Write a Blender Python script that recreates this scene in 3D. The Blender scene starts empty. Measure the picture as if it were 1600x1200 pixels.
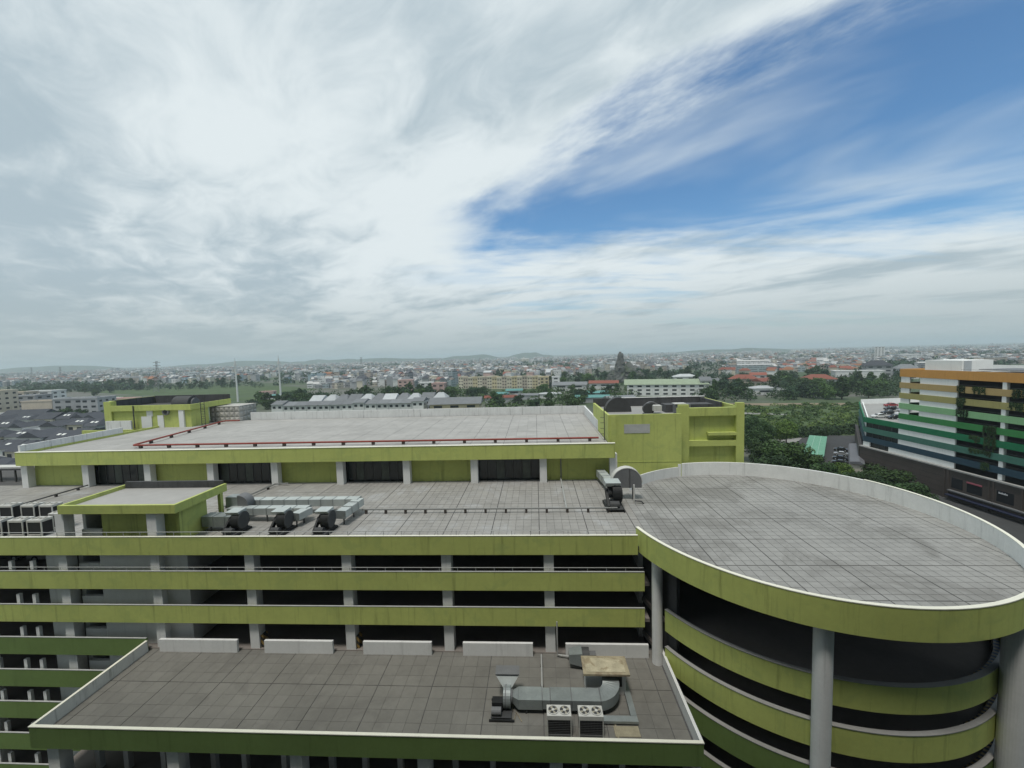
import bpy, bmesh, math, random
from mathutils import Matrix, Vector
random.seed(7)
R = math.radians
sc = bpy.context.scene

# ------------------------------------------------------------------ camera
CAM_H = 40.0
cam_d = bpy.data.cameras.new("camera")
cam = bpy.data.objects.new("camera", cam_d)
sc.collection.objects.link(cam)
cam_d.sensor_fit = 'HORIZONTAL'; cam_d.sensor_width = 36.0
cam_d.lens = 648.18 / 1600 * 36.0
cam_d.clip_start = 0.1; cam_d.clip_end = 60000
pit, yaw, rol = 0.0694671, 0.0567839, -0.0279487
fwd = Vector((-math.sin(yaw) * math.cos(pit), math.cos(yaw) * math.cos(pit), -math.sin(pit)))
rgt = Vector((math.cos(yaw), math.sin(yaw), 0)); upv = rgt.cross(fwd)
r2 = rgt * math.cos(rol) + upv * math.sin(rol); u2 = -rgt * math.sin(rol) + upv * math.cos(rol)
mw = Matrix.Identity(4)
for i in range(3):
    mw[i][0], mw[i][1], mw[i][2] = r2[i], u2[i], -fwd[i]
mw[2][3] = CAM_H
cam.matrix_world = mw
sc.camera = cam

# ------------------------------------------------------------------ render settings
sc.render.engine = 'CYCLES'
sc.cycles.use_denoising = True
sc.cycles.max_bounces = 6
sc.cycles.diffuse_bounces = 4
sc.cycles.volume_bounces = 1
sc.cycles.transparent_max_bounces = 12
vs = sc.view_settings
vs.view_transform = 'Standard'; vs.look = 'None'; vs.gamma = 1.0; vs.use_curve_mapping = False
vs.exposure = 0.60

# ------------------------------------------------------------------ sky
SUN_EL, SUN_AZ = R(72), R(203)       # azimuth from +Y towards +X
w = bpy.data.worlds.new("World"); sc.world = w; w.use_nodes = True
nt = w.node_tree; nt.nodes.clear()
class NT:
    """small node-graph writer"""
    def __init__(s, tree): s.t = tree
    def n(s, typ, **kw):
        nd = s.t.nodes.new(typ)
        for k, v in kw.items(): setattr(nd, k, v)
        return nd
    def link(s, a, b): s.t.links.new(a, b)
    def put(s, sock, v):
        if isinstance(v, bpy.types.NodeSocket): s.link(v, sock)
        else: sock.default_value = v
    def m(s, op, a, b=0.0, c=None, clamp=False):
        nd = s.n('ShaderNodeMath', operation=op, use_clamp=clamp)
        s.put(nd.inputs[0], a); s.put(nd.inputs[1], b)
        if c is not None: s.put(nd.inputs[2], c)
        return nd.outputs[0]
    def vm(s, op, a, b=(0, 0, 0)):
        nd = s.n('ShaderNodeVectorMath', operation=op)
        s.put(nd.inputs[0], a); s.put(nd.inputs[1], b)
        return nd.outputs[0]
    def comb(s, x, y, z):
        nd = s.n('ShaderNodeCombineXYZ')
        for i, v in enumerate((x, y, z)): s.put(nd.inputs[i], v)
        return nd.outputs[0]
    def sep(s, v):
        nd = s.n('ShaderNodeSeparateXYZ'); s.put(nd.inputs[0], v); return nd.outputs
    def noise(s, vec, scale, detail=4.0, rough=0.55, dist=0.0):
        nd = s.n('ShaderNodeTexNoise'); s.put(nd.inputs['Vector'], vec)
        nd.inputs['Scale'].default_value = scale; nd.inputs['Detail'].default_value = detail
        nd.inputs['Roughness'].default_value = rough; nd.inputs['Distortion'].default_value = dist
        return nd.outputs[0]
    def ramp(s, f, a, b, lo=0.0, hi=1.0, smooth=True):
        nd = s.n('ShaderNodeMapRange', interpolation_type='SMOOTHSTEP' if smooth else 'LINEAR')
        s.put(nd.inputs[0], f)
        for i, v in zip((1, 2, 3, 4), (a, b, lo, hi)): nd.inputs[i].default_value = v
        return nd.outputs[0]
    def mix(s, f, a, b, mode='MIX'):
        nd = s.n('ShaderNodeMix', data_type='RGBA', blend_type=mode)
        s.put(nd.inputs[0], f); s.put(nd.inputs[6], a); s.put(nd.inputs[7], b)
        return nd.outputs[2]
def c4(c): return (c[0], c[1], c[2], 1.0)

N = NT(nt)
sky = N.n('ShaderNodeTexSky', sky_type='NISHITA', sun_disc=False)
sky.sun_elevation = SUN_EL; sky.sun_rotation = SUN_AZ
sky.air_density = 1.0; sky.dust_density = 0.5; sky.ozone_density = 3.0; sky.altitude = 40
SKY_K = 0.70                          # overall sky strength (the exposure above answers it)
blue = N.vm('MULTIPLY', sky.outputs[0], (0.080, 0.113, 0.125))
tc = N.n('ShaderNodeTexCoord')
dx, dy, dz = N.sep(tc.outputs['Generated'])
dzc = N.m('ADD', N.m('MAXIMUM', dz, 0.0), 0.10)
u = N.m('DIVIDE', dx, dzc); v = N.m('DIVIDE', dy, dzc)          # position on a flat cloud layer
diag = N.m('ADD', u, v)                                         # the sheet's edge runs along u + v = const
along = N.m('SUBTRACT', u, v)
# ragged displacement of the cloud edges
wa = N.noise(N.comb(N.m('MULTIPLY', diag, 1.3), N.m('MULTIPLY', along, 0.55), 3.1), 2.3, 6, 0.63)
wb = N.noise(N.comb(N.m('MULTIPLY', u, 0.75), N.m('MULTIPLY', v, 1.6), 9.0), 1.5, 5, 0.62)
ja = N.m('MULTIPLY', N.m('SUBTRACT', wa, 0.5), 0.90)
jb = N.m('MULTIPLY', N.m('SUBTRACT', wb, 0.5), 1.5)
ea = N.m('ADD', N.m('SUBTRACT', diag, 1.86), ja)                                      # beyond the big sheet's edge
eb = N.m('ADD', N.m('SUBTRACT', 3.12, N.m('ADD', N.m('MULTIPLY', u, 0.22), v)), jb)   # before the low bank
ec = N.m('ADD', N.m('ADD', u, 0.55), N.m('MULTIPLY', jb, 0.35))
open_ = N.m('MULTIPLY', N.m('MULTIPLY', N.ramp(ea, -0.20, 0.26), N.ramp(eb, -0.30, 0.50)), N.ramp(ec, -0.10, 0.30))
# thin veil drifting over the open blue
vl = N.noise(N.comb(N.m('MULTIPLY', diag, 1.0), N.m('MULTIPLY', along, 0.5), 2.0), 0.9, 4, 0.55, 0.8)
veil = N.ramp(vl, 0.38, 0.72, 0.0, 0.55)
cover = N.m('SUBTRACT', 1.0, N.m('MULTIPLY', open_, N.m('SUBTRACT', 1.0, veil)))
# blue slits in the low bank
st = N.noise(N.comb(N.m('MULTIPLY', u, 0.30), N.m('MULTIPLY', v, 1.0), 5.0), 1.5, 4, 0.6, 0.4)
gap = N.m('MULTIPLY', N.ramp(st, 0.50, 0.68, 0.0, 0.55), N.m('MULTIPLY', N.ramp(v, 2.2, 3.2), N.ramp(u, -1.3, -0.1)))
cover = N.m('MULTIPLY', cover, N.m('SUBTRACT', 1.0, gap))
# light and dark clumps within the cloud, drawn out along the sheet
s1 = N.noise(N.comb(N.m('MULTIPLY', diag, 0.80), N.m('MULTIPLY', along, 0.42), 1.0), 1.15, 2, 0.5, 0.3)
s2 = N.noise(N.comb(N.m('MULTIPLY', diag, 1.0), N.m('MULTIPLY', along, 0.55), 7.0), 3.2, 5, 0.6, 0.5)
sh = N.m('ADD', N.m('MULTIPLY', s1, 0.62), N.m('MULTIPLY', s2, 0.38))
sh = N.m('ADD', sh, N.m('ADD', N.ramp(diag, 0.6, 1.7, 0.0, 0.07), N.ramp(u, -3.0, -0.6, -0.08, 0.0)))   # the sheet thins towards its edge
sh = N.ramp(sh, 0.36, 0.60)
cl = N.mix(sh, c4((0.410, 0.505, 0.565)), c4((0.725, 0.795, 0.820)))
col = N.mix(cover, blue, cl)
low = N.m('POWER', N.ramp(dz, 0.0, 0.22, 1.0, 0.0), 1.3)
col = N.mix(N.m('MULTIPLY', low, 0.80), col, c4((0.375, 0.445, 0.455)))
col = N.vm('MULTIPLY', col, (SKY_K, SKY_K, SKY_K))
bg = N.n('ShaderNodeBackground'); N.link(col, bg.inputs[0]); bg.inputs[1].default_value = 1.0
out = N.n('ShaderNodeOutputWorld'); N.link(bg.outputs[0], out.inputs[0])

# ------------------------------------------------------------------ sun behind thin cloud
sun_d = bpy.data.lights.new("sun", 'SUN'); sun_d.energy = 1.5; sun_d.angle = R(11); sun_d.color = (1.0, 0.95, 0.87)
sun = bpy.data.objects.new("sun", sun_d); sc.collection.objects.link(sun)
sd = Vector((math.sin(SUN_AZ) * math.cos(SUN_EL), math.cos(SUN_AZ) * math.cos(SUN_EL), math.sin(SUN_EL)))
sun.rotation_euler = sd.to_track_quat('Z', 'Y').to_euler()
sun.location = (0, 0, 120)

# ------------------------------------------------------------------ materials
MATS = {}
def M(name, col, rough=0.85, var=0.12, scale=0.6, metal=0.0, streak=0.0, bump=0.0, rnd=0.0, island=0.0, dark=None, spec=0.3, tile=None):
    """procedural painted/concrete/metal surface: world-space mottling, vertical rain streaks, per-piece tint"""
    if name in MATS: return MATS[name]
    m = bpy.data.materials.new(name); m.use_nodes = True
    T = NT(m.node_tree); b = m.node_tree.nodes['Principled BSDF']
    geo = T.n('ShaderNodeNewGeometry'); pos = geo.outputs['Position']
    px, py, pz = T.sep(pos)
    n1 = T.noise(pos, scale, 6, 0.6); n2 = T.noise(pos, scale * 9.0, 4, 0.6)
    f = T.m('ADD', T.m('MULTIPLY', n1, 0.65), T.m('MULTIPLY', n2, 0.35))
    k = T.ramp(f, 0.30, 0.70, 1.0 - var, 1.0 + var, False)
    if rnd:
        oi = T.n('ShaderNodeObjectInfo')
        fr = T.m('FRACT', T.m('ADD', oi.outputs['Random'], geo.outputs['Random Per Island']))
        k = T.m('MULTIPLY', k, T.ramp(fr, 0, 1, 1.0 - rnd, 1.0 + rnd, False))
    if streak:
        sv = T.comb(T.m('MULTIPLY', px, 1.0), T.m('MULTIPLY', py, 1.0), T.m('MULTIPLY', pz, 0.06))
        s_ = T.noise(sv, 2.2, 6, 0.70)
        k = T.m('MULTIPLY', k, T.ramp(s_, 0.52, 0.74, 1.0, 1.0 - streak))
    base = T.mix(1.0, c4(col), T.comb(k, k, k), 'MULTIPLY')
    if dark:                                   # stains with a tone of their own
        st_ = T.noise(pos, dark[1], 7, 0.65, 0.6)
        base = T.mix(T.ramp(st_, dark[2], dark[2] + 0.14, 0.0, dark[3]), base, c4(dark[0]))
    T.link(base, b.inputs['Base Color'])
    b.inputs['Roughness'].default_value = rough; b.inputs['Metallic'].default_value = metal
    b.inputs['Specular IOR Level'].default_value = spec
    if bump:
        bp = T.n('ShaderNodeBump'); bp.inputs['Strength'].default_value = bump; bp.inputs['Distance'].default_value = 0.02
        T.link(n2, bp.inputs['Height']); T.link(bp.outputs[0], b.inputs['Normal'])
    MATS[name] = m
    return m

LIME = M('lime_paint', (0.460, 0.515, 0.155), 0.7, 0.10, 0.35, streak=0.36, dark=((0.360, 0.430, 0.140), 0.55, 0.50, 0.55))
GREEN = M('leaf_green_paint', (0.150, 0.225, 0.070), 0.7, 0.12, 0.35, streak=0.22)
WHITE = M('white_paint', (0.69, 0.70, 0.69), 0.75, 0.08, 0.5, streak=0.18)
WHITE_OLD = M('weathered_white_paint', (0.68, 0.69, 0.68), 0.85, 0.12, 0.7, streak=0.60)
WHITE_C = M('white_curved_wall_paint', (0.78, 0.79, 0.77), 0.8, 0.10, 0.5, streak=0.22)
CAP = M('cream_coping', (0.78, 0.77, 0.66), 0.6, 0.06, 0.8)
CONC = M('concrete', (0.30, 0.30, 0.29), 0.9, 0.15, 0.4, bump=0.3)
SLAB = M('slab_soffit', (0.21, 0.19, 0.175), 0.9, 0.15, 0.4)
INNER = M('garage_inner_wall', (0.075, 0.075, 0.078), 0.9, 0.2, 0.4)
JOINT = M('tile_joint', (0.085, 0.085, 0.085), 0.95, 0.2, 1.0)
TILE = M('roof_tile', (0.288, 0.288, 0.277), 0.85, 0.16, 0.22, rnd=0.055, bump=0.2, dark=((0.185, 0.183, 0.172), 0.17, 0.48, 0.70))
TILE_M = M('roof_tile_stained', (0.285, 0.278, 0.262), 0.82, 0.16, 0.22, rnd=0.07, bump=0.2, dark=((0.37, 0.375, 0.375), 0.22, 0.54, 0.75))
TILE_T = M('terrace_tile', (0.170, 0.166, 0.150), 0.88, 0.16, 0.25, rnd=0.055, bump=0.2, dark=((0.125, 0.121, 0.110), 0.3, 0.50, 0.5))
TILE_H = M('hall_roof_screed', (0.36, 0.355, 0.34), 0.85, 0.12, 0.15, rnd=0.05, dark=((0.29, 0.288, 0.275), 0.2, 0.5, 0.5))
GALV = M('galvanised_steel', (0.50, 0.54, 0.53), 0.45, 0.14, 1.2, metal=0.35, rnd=0.07)
GALV_D = M('weathered_duct_steel', (0.27, 0.30, 0.30), 0.5, 0.20, 1.5, metal=0.35, rnd=0.08)
BLACK = M('black_machine_paint', (0.018, 0.019, 0.020), 0.55, 0.2, 2.0)
DGREY = M('dark_grey_machine', (0.06, 0.062, 0.064), 0.6, 0.2, 2.0)
MGREY = M('mid_grey_metal', (0.16, 0.165, 0.17), 0.6, 0.15, 1.0)
PIPE = M('grey_pipe_paint', (0.22, 0.225, 0.22), 0.6, 0.12, 1.0)
REDP = M('red_fire_pipe', (0.26, 0.055, 0.040), 0.55, 0.2, 1.0)
BLK_SUP = M('pipe_support_dark', (0.06, 0.05, 0.045), 0.8, 0.2, 2.0)
CABW = M('cabinet_white', (0.55, 0.55, 0.52), 0.55, 0.08, 1.2, streak=0.15)
FANB = M('fan_blade_grey', (0.34, 0.32, 0.26), 0.6, 0.1, 1.0)
RUST = M('rust_stained_slab', (0.33, 0.29, 0.20), 0.85, 0.3, 1.3, dark=((0.16, 0.11, 0.07), 1.2, 0.52, 0.6))
PLY = M('weathered_plywood', (0.30, 0.27, 0.19), 0.85, 0.25, 2.5)
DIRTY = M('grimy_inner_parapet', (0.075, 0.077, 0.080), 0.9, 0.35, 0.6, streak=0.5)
TANKM = M('grp_tank_panel', (0.42, 0.41, 0.38), 0.6, 0.2, 1.0, rnd=0.08, streak=0.4)
PATCH = M('bare_render_patch', (0.42, 0.43, 0.42), 0.85, 0.15, 1.0)
RAILM = M('rail_galvanised', (0.42, 0.43, 0.42), 0.5, 0.1, 1.0, metal=0.2)
GLASS = M('dark_glazing', (0.022, 0.028, 0.030), 0.12, 0.2, 0.5, spec=0.5)
CURT = M('curtain_behind_glass', (0.07, 0.085, 0.075), 0.35, 0.5, 1.1, spec=0.4)

# ------------------------------------------------------------------ geometry helpers
COL = sc.collection
class G:
    def __init__(s): s.v = []; s.f = []; s.mi = []
    def add(s, vs_, fs, mi=0):
        o = len(s.v); s.v += [tuple(p) for p in vs_]
        s.f += [tuple(i + o for i in f) for f in fs]; s.mi += [mi] * len(fs); return s
    def box(s, x0, x1, y0, y1, z0, z1, mi=0, bottom=True):
        vs_ = [(x0, y0, z0), (x1, y0, z0), (x1, y1, z0), (x0, y1, z0), (x0, y0, z1), (x1, y0, z1), (x1, y1, z1), (x0, y1, z1)]
        fs = [(4, 5, 6, 7), (0, 1, 5, 4), (1, 2, 6, 5), (2, 3, 7, 6), (3, 0, 4, 7)]
        if bottom: fs.append((3, 2, 1, 0))
        return s.add(vs_, fs, mi)
    def prism(s, poly, z0, z1, mi=0):
        n = len(poly)
        vs_ = [(p[0], p[1], z0) for p in poly] + [(p[0], p[1], z1) for p in poly]
        fs = [tuple(range(n, 2 * n)), tuple(range(n - 1, -1, -1))] + [(i, (i + 1) % n, n + (i + 1) % n, n + i) for i in range(n)]
        return s.add(vs_, fs, mi)
    def extr(s, prof, axis, a, b, mi=0):
        """profile (list of 2-D points) extruded along axis 0 (profile = y,z) or 1 (profile = x,z)"""
        n = len(prof)
        mk = (lambda t, p: (t, p[0], p[1])) if axis == 0 else (lambda t, p: (p[0], t, p[1]))
        vs_ = [mk(a, p) for p in prof] + [mk(b, p) for p in prof]
        fs = [tuple(range(n)), tuple(range(2 * n - 1, n - 1, -1))] + [(i, n + i, n + (i + 1) % n, (i + 1) % n) for i in range(n)]
        return s.add(vs_, fs, mi)
    def loft(s, rings, close=True, mi=0):
        n = len(rings[0]); vs_ = [p for r_ in rings for p in r_]; fs = []
        for k in range(len(rings) - 1):
            for i in range(n):
                j = (i + 1) % n
                fs.append((k * n + i, k * n + j, (k + 1) * n + j, (k + 1) * n + i))
        if close:
            fs.append(tuple(range(n - 1, -1, -1))); fs.append(tuple((len(rings) - 1) * n + i for i in range(n)))
        return s.add(vs_, fs, mi)
    def cyl(s, c, r, h, axis='z', n=16, r2=None, mi=0):
        r2 = r if r2 is None else r2; rings = []
        for rr, t in ((r, 0.0), (r2, h)):
            ring = []
            for i in range(n):
                a = 2 * math.pi * i / n; p, q = rr * math.cos(a), rr * math.sin(a)
                if axis == 'z': ring.append((c[0] + p, c[1] + q, c[2] + t))
                elif axis == 'x': ring.append((c[0] + t, c[1] + p, c[2] + q))
                else: ring.append((c[0] + q, c[1] + t, c[2] + p))
            rings.append(ring)
        return s.loft(rings, True, mi)
    def tube(s, path, r, n=8, mi=0):
        rings = []; P = [Vector(p) for p in path]
        for k, p in enumerate(P):
            d = (P[min(k + 1, len(P) - 1)] - P[max(k - 1, 0)]).normalized()
            a = Vector((0, 0, 1)) if abs(d.z) < 0.9 else Vector((1, 0, 0))
            e1 = d.cross(a).normalized(); e2 = d.cross(e1)
            rr = r[k] if isinstance(r, (list, tuple)) else r
            rings.append([tuple(p + e1 * (rr * math.cos(2 * math.pi * i / n)) + e2 * (rr * math.sin(2 * math.pi * i / n))) for i in range(n)])
        return s.loft(rings, True, mi)
    def ring(s, inner, outer, z0, z1, closed=False, mi=0):
        """wall between two poly-lines; z0/z1 numbers or lists"""
        n = len(inner); g = lambda z, i: z[i] if isinstance(z, (list, tuple)) else z
        vs_ = []
        for i in range(n):
            vs_ += [(inner[i][0], inner[i][1], g(z0, i)), (outer[i][0], outer[i][1], g(z0, i)), (outer[i][0], outer[i][1], g(z1, i)), (inner[i][0], inner[i][1], g(z1, i))]
        fs = []
        for i in range(n if closed else n - 1):
            a, b = 4 * i, 4 * ((i + 1) % n)
            fs += [(a + k, a + (k + 1) % 4, b + (k + 1) % 4, b + k) for k in range(4)]
        if not closed: fs += [(3, 2, 1, 0), (4 * n - 4, 4 * n - 3, 4 * n - 2, 4 * n - 1)]
        return s.add(vs_, fs, mi)
    def mesh(s, name, mats, org=(0, 0, 0), smooth=False):
        me = bpy.data.meshes.new(name)
        me.from_pydata([(p[0] - org[0], p[1] - org[1], p[2] - org[2]) for p in s.v], [], s.f)
        mats = mats if isinstance(mats, (list, tuple)) else [mats]
        for m_ in mats: me.materials.append(m_)
        if len(mats) > 1: me.polygons.foreach_set('material_index', s.mi)
        bm = bmesh.new(); bm.from_mesh(me); bmesh.ops.recalc_face_normals(bm, faces=bm.faces); bm.to_mesh(me); bm.free()
        if smooth: me.polygons.foreach_set('use_smooth', [True] * len(me.polygons))
        me.update(); return me

def props(o, label=None, cat=None, group=None, kind=None):
    if label: o['label'] = label
    if cat: o['category'] = cat
    if group: o['group'] = group
    if kind: o['kind'] = kind
    return o
def thing(name, label, cat, loc=(0, 0, 0), rz=0.0, group=None, kind=None):
    o = bpy.data.objects.new(name, None); COL.objects.link(o); o.empty_display_size = 0.2
    o.location = loc; o.rotation_euler = (0, 0, rz)
    return props(o, label, cat, group, kind)
def org_of(p):
    x = Vector((0, 0, 0))
    while p is not None: x += Vector(p.location); p = p.parent
    return x
def part(name, g, mat, parent, world=False, smooth=False, label=None, kind=None):
    """one mesh part under parent; world=True when g holds world coordinates (parents unrotated)"""
    me = g.mesh(name, mat, org_of(parent) if world else (0, 0, 0), smooth)
    o = bpy.data.objects.new(name, me); COL.objects.link(o); o.parent = parent
    return props(o, label, None, None, kind)
def inst(name, me, parent, loc=(0, 0, 0), rot=(0, 0, 0), scale=(1, 1, 1), label=None, mat=None):
    o = bpy.data.objects.new(name, me); COL.objects.link(o); o.parent = parent
    o.location = loc; o.rotation_euler = rot; o.scale = scale
    if label: o['label'] = label
    return o
def single(name, g, mat, label=None, cat=None, group=None, kind=None, loc=(0, 0, 0), rz=0, smooth=False):
    me = g.mesh(name, mat, (0, 0, 0), smooth)
    o = bpy.data.objects.new(name, me); COL.objects.link(o); o.location = loc; o.rotation_euler = (0, 0, rz)
    return props(o, label, cat, group, kind)
def copy_tree(o, parent=None):
    c = o.copy(); COL.objects.link(c); c.parent = parent
    for ch in list(o.children): copy_tree(ch, c)
    return c
def flat(name, poly, z, mat, kind='structure', label=None):
    g = G(); g.add([(p[0], p[1], z) for p in poly], [tuple(range(len(poly)))])
    return single(name, g, mat, label, kind=kind)
# ================================================================== GROUND
def M_ground():
    m = bpy.data.materials.new('town_ground'); m.use_nodes = True
    T = NT(m.node_tree); b = m.node_tree.nodes['Principled BSDF']
    pos = T.n('ShaderNodeNewGeometry').outputs['Position']
    a = T.noise(pos, 0.006, 6, 0.6); c = T.noise(pos, 0.05, 6, 0.65); d = T.noise(pos, 0.6, 4, 0.6)
    col = T.mix(T.ramp(a, 0.42, 0.60), c4((0.045, 0.075, 0.028)), c4((0.125, 0.120, 0.110)))
    col = T.mix(T.ramp(c, 0.45, 0.65, 0.0, 0.6), col, c4((0.055, 0.085, 0.035)))
    k = T.ramp(d, 0.3, 0.7, 0.8, 1.2, False)
    T.link(T.mix(1.0, col, T.comb(k, k, k), 'MULTIPLY'), b.inputs['Base Color'])
    b.inputs['Roughness'].default_value = 0.95
    return m
GRASS = M('grass_field', (0.062, 0.095, 0.036), 0.95, 0.35, 0.05, dark=((0.045, 0.078, 0.026), 0.03, 0.48, 0.75))
ASPH = M('asphalt', (0.055, 0.056, 0.058), 0.9, 0.2, 0.3)
PAVE = M('concrete_paving', (0.24, 0.235, 0.225), 0.9, 0.2, 0.2)
DIRT = M('dirt_track', (0.21, 0.17, 0.12), 0.95, 0.3, 0.05)
PAINTW = M('road_paint_white', (0.72, 0.72, 0.70), 0.8, 0.1, 1.0)
gnd = flat('ground', [(20000 * math.cos(2 * math.pi * i / 48), 20000 * math.sin(2 * math.pi * i / 48)) for i in range(48)], 0.0, M_ground())
flat('grass_field', [(-760, 640), (-470, 500), (-330, 480), (-300, 560), (-420, 660), (-700, 760)], 0.05, GRASS)
flat('grass_field', [(-360, 430), (-235, 400), (-215, 420), (-330, 470)], 0.055, GRASS)
flat('grass_field', [(96, 196), (150, 190), (215, 282), (225, 300), (128, 300), (100, 250)], 0.06, GRASS)
flat('dirt_track', [(125, 301), (300, 275), (300, 288), (150, 312), (125, 316)], 0.07, DIRT)
flat('path', [(106, 296), (112, 296), (128, 268), (150, 256), (148, 252), (122, 262)], 0.08, PAVE)
flat('road', [(46, 58), (140, 50), (108, 90), (105, 126), (104, 140), (130, 176), (150, 196), (140, 202), (108, 186), (84, 160), (66, 120)], 0.05, ASPH)
flat('path', [(80, 150), (84, 149), (118, 189), (150, 200), (150, 204), (114, 194)], 0.09, PAVE)
flat('road', [(-400, 120), (-60, 108), (60, 100), (60, 112), (-60, 120), (-400, 134)], 0.05, ASPH)

# hills far away on the plain
HILL = M('hill_forest', (0.05, 0.075, 0.045), 0.95, 0.2, 0.004)
def hill(cx, cy, L, W, H, seed):
    rnd = random.Random(seed); g = G(); nx, ny = 26, 8
    hs = [rnd.uniform(0.6, 1.0) for _ in range(9)]
    vs_ = []
    for j in range(ny + 1):
        for i in range(nx + 1):
            a = i / nx * 2 - 1; b = j / ny * 2 - 1
            k = (i / nx) * 8; t = k - int(k); hh = hs[min(int(k), 8)] * (1 - t) + hs[min(int(k) + 1, 8)] * t
            z = H * hh * max(0, 1 - a * a) ** 0.8 * max(0, 1 - b * b)
            vs_.append((cx + a * L, cy + b * W, z - 2))
    fs = [(j * (nx + 1) + i, j * (nx + 1) + i + 1, (j + 1) * (nx + 1) + i + 1, (j + 1) * (nx + 1) + i) for j in range(ny) for i in range(nx)]
    g.add(vs_, fs); single('hills', g, HILL, kind='structure', smooth=True)
hill(-5300, 4300, 700, 350, 84, 1); hill(-3600, 4900, 900, 350, 70, 2); hill(-1900, 5200, 900, 350, 62, 3)
hill(-850, 5300, 420, 300, 80, 4); hill(-60, 5400, 330, 300, 74, 5); hill(2300, 5000, 700, 300, 62, 6); hill(-2700, 5300, 600, 300, 70, 8)

# ================================================================== PARKING GARAGE (main block)
D, TZ = 24.6, 15.56                  # upper deck, terrace level
XL = -84.0                           # left end, out of frame
bt = [25.56 - 2.985 * k for k in range(9)]      # parapet tops, storey by storey
colX = [-74.7 + 8.38 * k for k in range(10)]    # facade grid (centres)
garage = thing('parking_garage', 'long multi-storey car park with lime green parapet bands and open dark decks', 'building', (-30, 50, 0))
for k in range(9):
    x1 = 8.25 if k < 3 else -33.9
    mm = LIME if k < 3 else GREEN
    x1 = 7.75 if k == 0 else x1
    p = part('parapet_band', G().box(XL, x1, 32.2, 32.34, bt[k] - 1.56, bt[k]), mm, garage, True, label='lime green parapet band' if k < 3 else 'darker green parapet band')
    part('coping', G().box(XL, x1, 32.18, 32.30 if k else 32.36, bt[k] + 0.003, bt[k] + 0.045), CAP if k == 0 else PATCH, p, True)
    fz = bt[k] - 0.98
    if k > 0:
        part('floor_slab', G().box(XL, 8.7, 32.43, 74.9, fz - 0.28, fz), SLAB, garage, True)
    else:
        part('roof_slab', G().box(XL, 9.1, 32.43, 75.0, D - 0.35, D - 0.035), JOINT, garage, True)
for x in colX:
    part('column', G().box(x - 0.4, x + 0.4, 32.5, 33.3, 0.0, D - 0.37), WHITE, garage, True)
    for yy in (41.0, 49.3, 57.6):
        part('inner_column', G().box(x - 0.35, x + 0.35, yy, yy + 0.7, 0.0, D - 0.37), CONC, garage, True)
part('end_wall', G().box(8.35, 8.7, 34.5, 74.9, 0, D - 0.37), WHITE, garage, True)
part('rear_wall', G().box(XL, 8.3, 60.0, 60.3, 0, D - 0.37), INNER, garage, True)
# downstand beams seen under the deck edges
for k in range(1, 9):
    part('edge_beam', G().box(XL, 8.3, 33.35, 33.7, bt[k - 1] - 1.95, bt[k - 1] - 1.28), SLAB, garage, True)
# stair core behind the third bay, one wall with a recessed opening at each storey
part('core_wall', G().box(-38.3, -30.3, 33.0, 40.0, 0, D - 0.38), WHITE, garage, True)
part('core_wall', G().box(-43.2, -41.7, 32.9, 33.25, 0, D - 0.38), WHITE, garage, True)
part('core_wall', G().box(-40.75, -40.35, 33.4, 40.0, 0, D - 0.38), WHITE, garage, True)
part('core_wall', G().box(-40.3, -38.35, 37.5, 37.8, 0, D - 0.38), INNER, garage, True)
for k in range(1, 9):
    fz = bt[k] - 0.98
    part('opening_sill', G().box(-40.3, -38.32, 33.0, 33.3, fz + 0.003, fz + 1.28), WHITE, garage, True)
# slim posts behind the openings at the left
pm = G().box(-0.15, 0.15, -0.12, 0.12, 0, 1.75).mesh('rail_post', WHITE)
for k in range(1, 9):
    for x in (-50.6, -48.2, -45.6, -44.1) if k > 1 else (-48.6, -46.0, -44.0):
        inst('guard_post', pm, garage, Vector((x, 32.55, bt[k] - 0.98)) - Vector(garage.location))
# railings on the top two parapets
def railing(parent, x0, x1, y, z, step, h=0.33):
    r_ = part('railing', G().tube([(x0, y, z + h), (x1, y, z + h)], 0.028, 6), RAILM, parent, True)
    po = G().cyl((0, 0, 0), 0.024, h, 'z', 6).mesh('railing_post', RAILM)
    n = int((x1 - x0) / step)
    for i in range(n + 1):
        inst('railing_post', po, r_, Vector((x0 + i * step, y, z)) - org_of(r_))
railing(garage, -56.2, 7.6, 32.32, bt[0] + 0.06, 1.5)
railing(garage, -56.2, 8.2, 32.32, bt[1] + 0.06, 1.5, 0.25)

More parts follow.
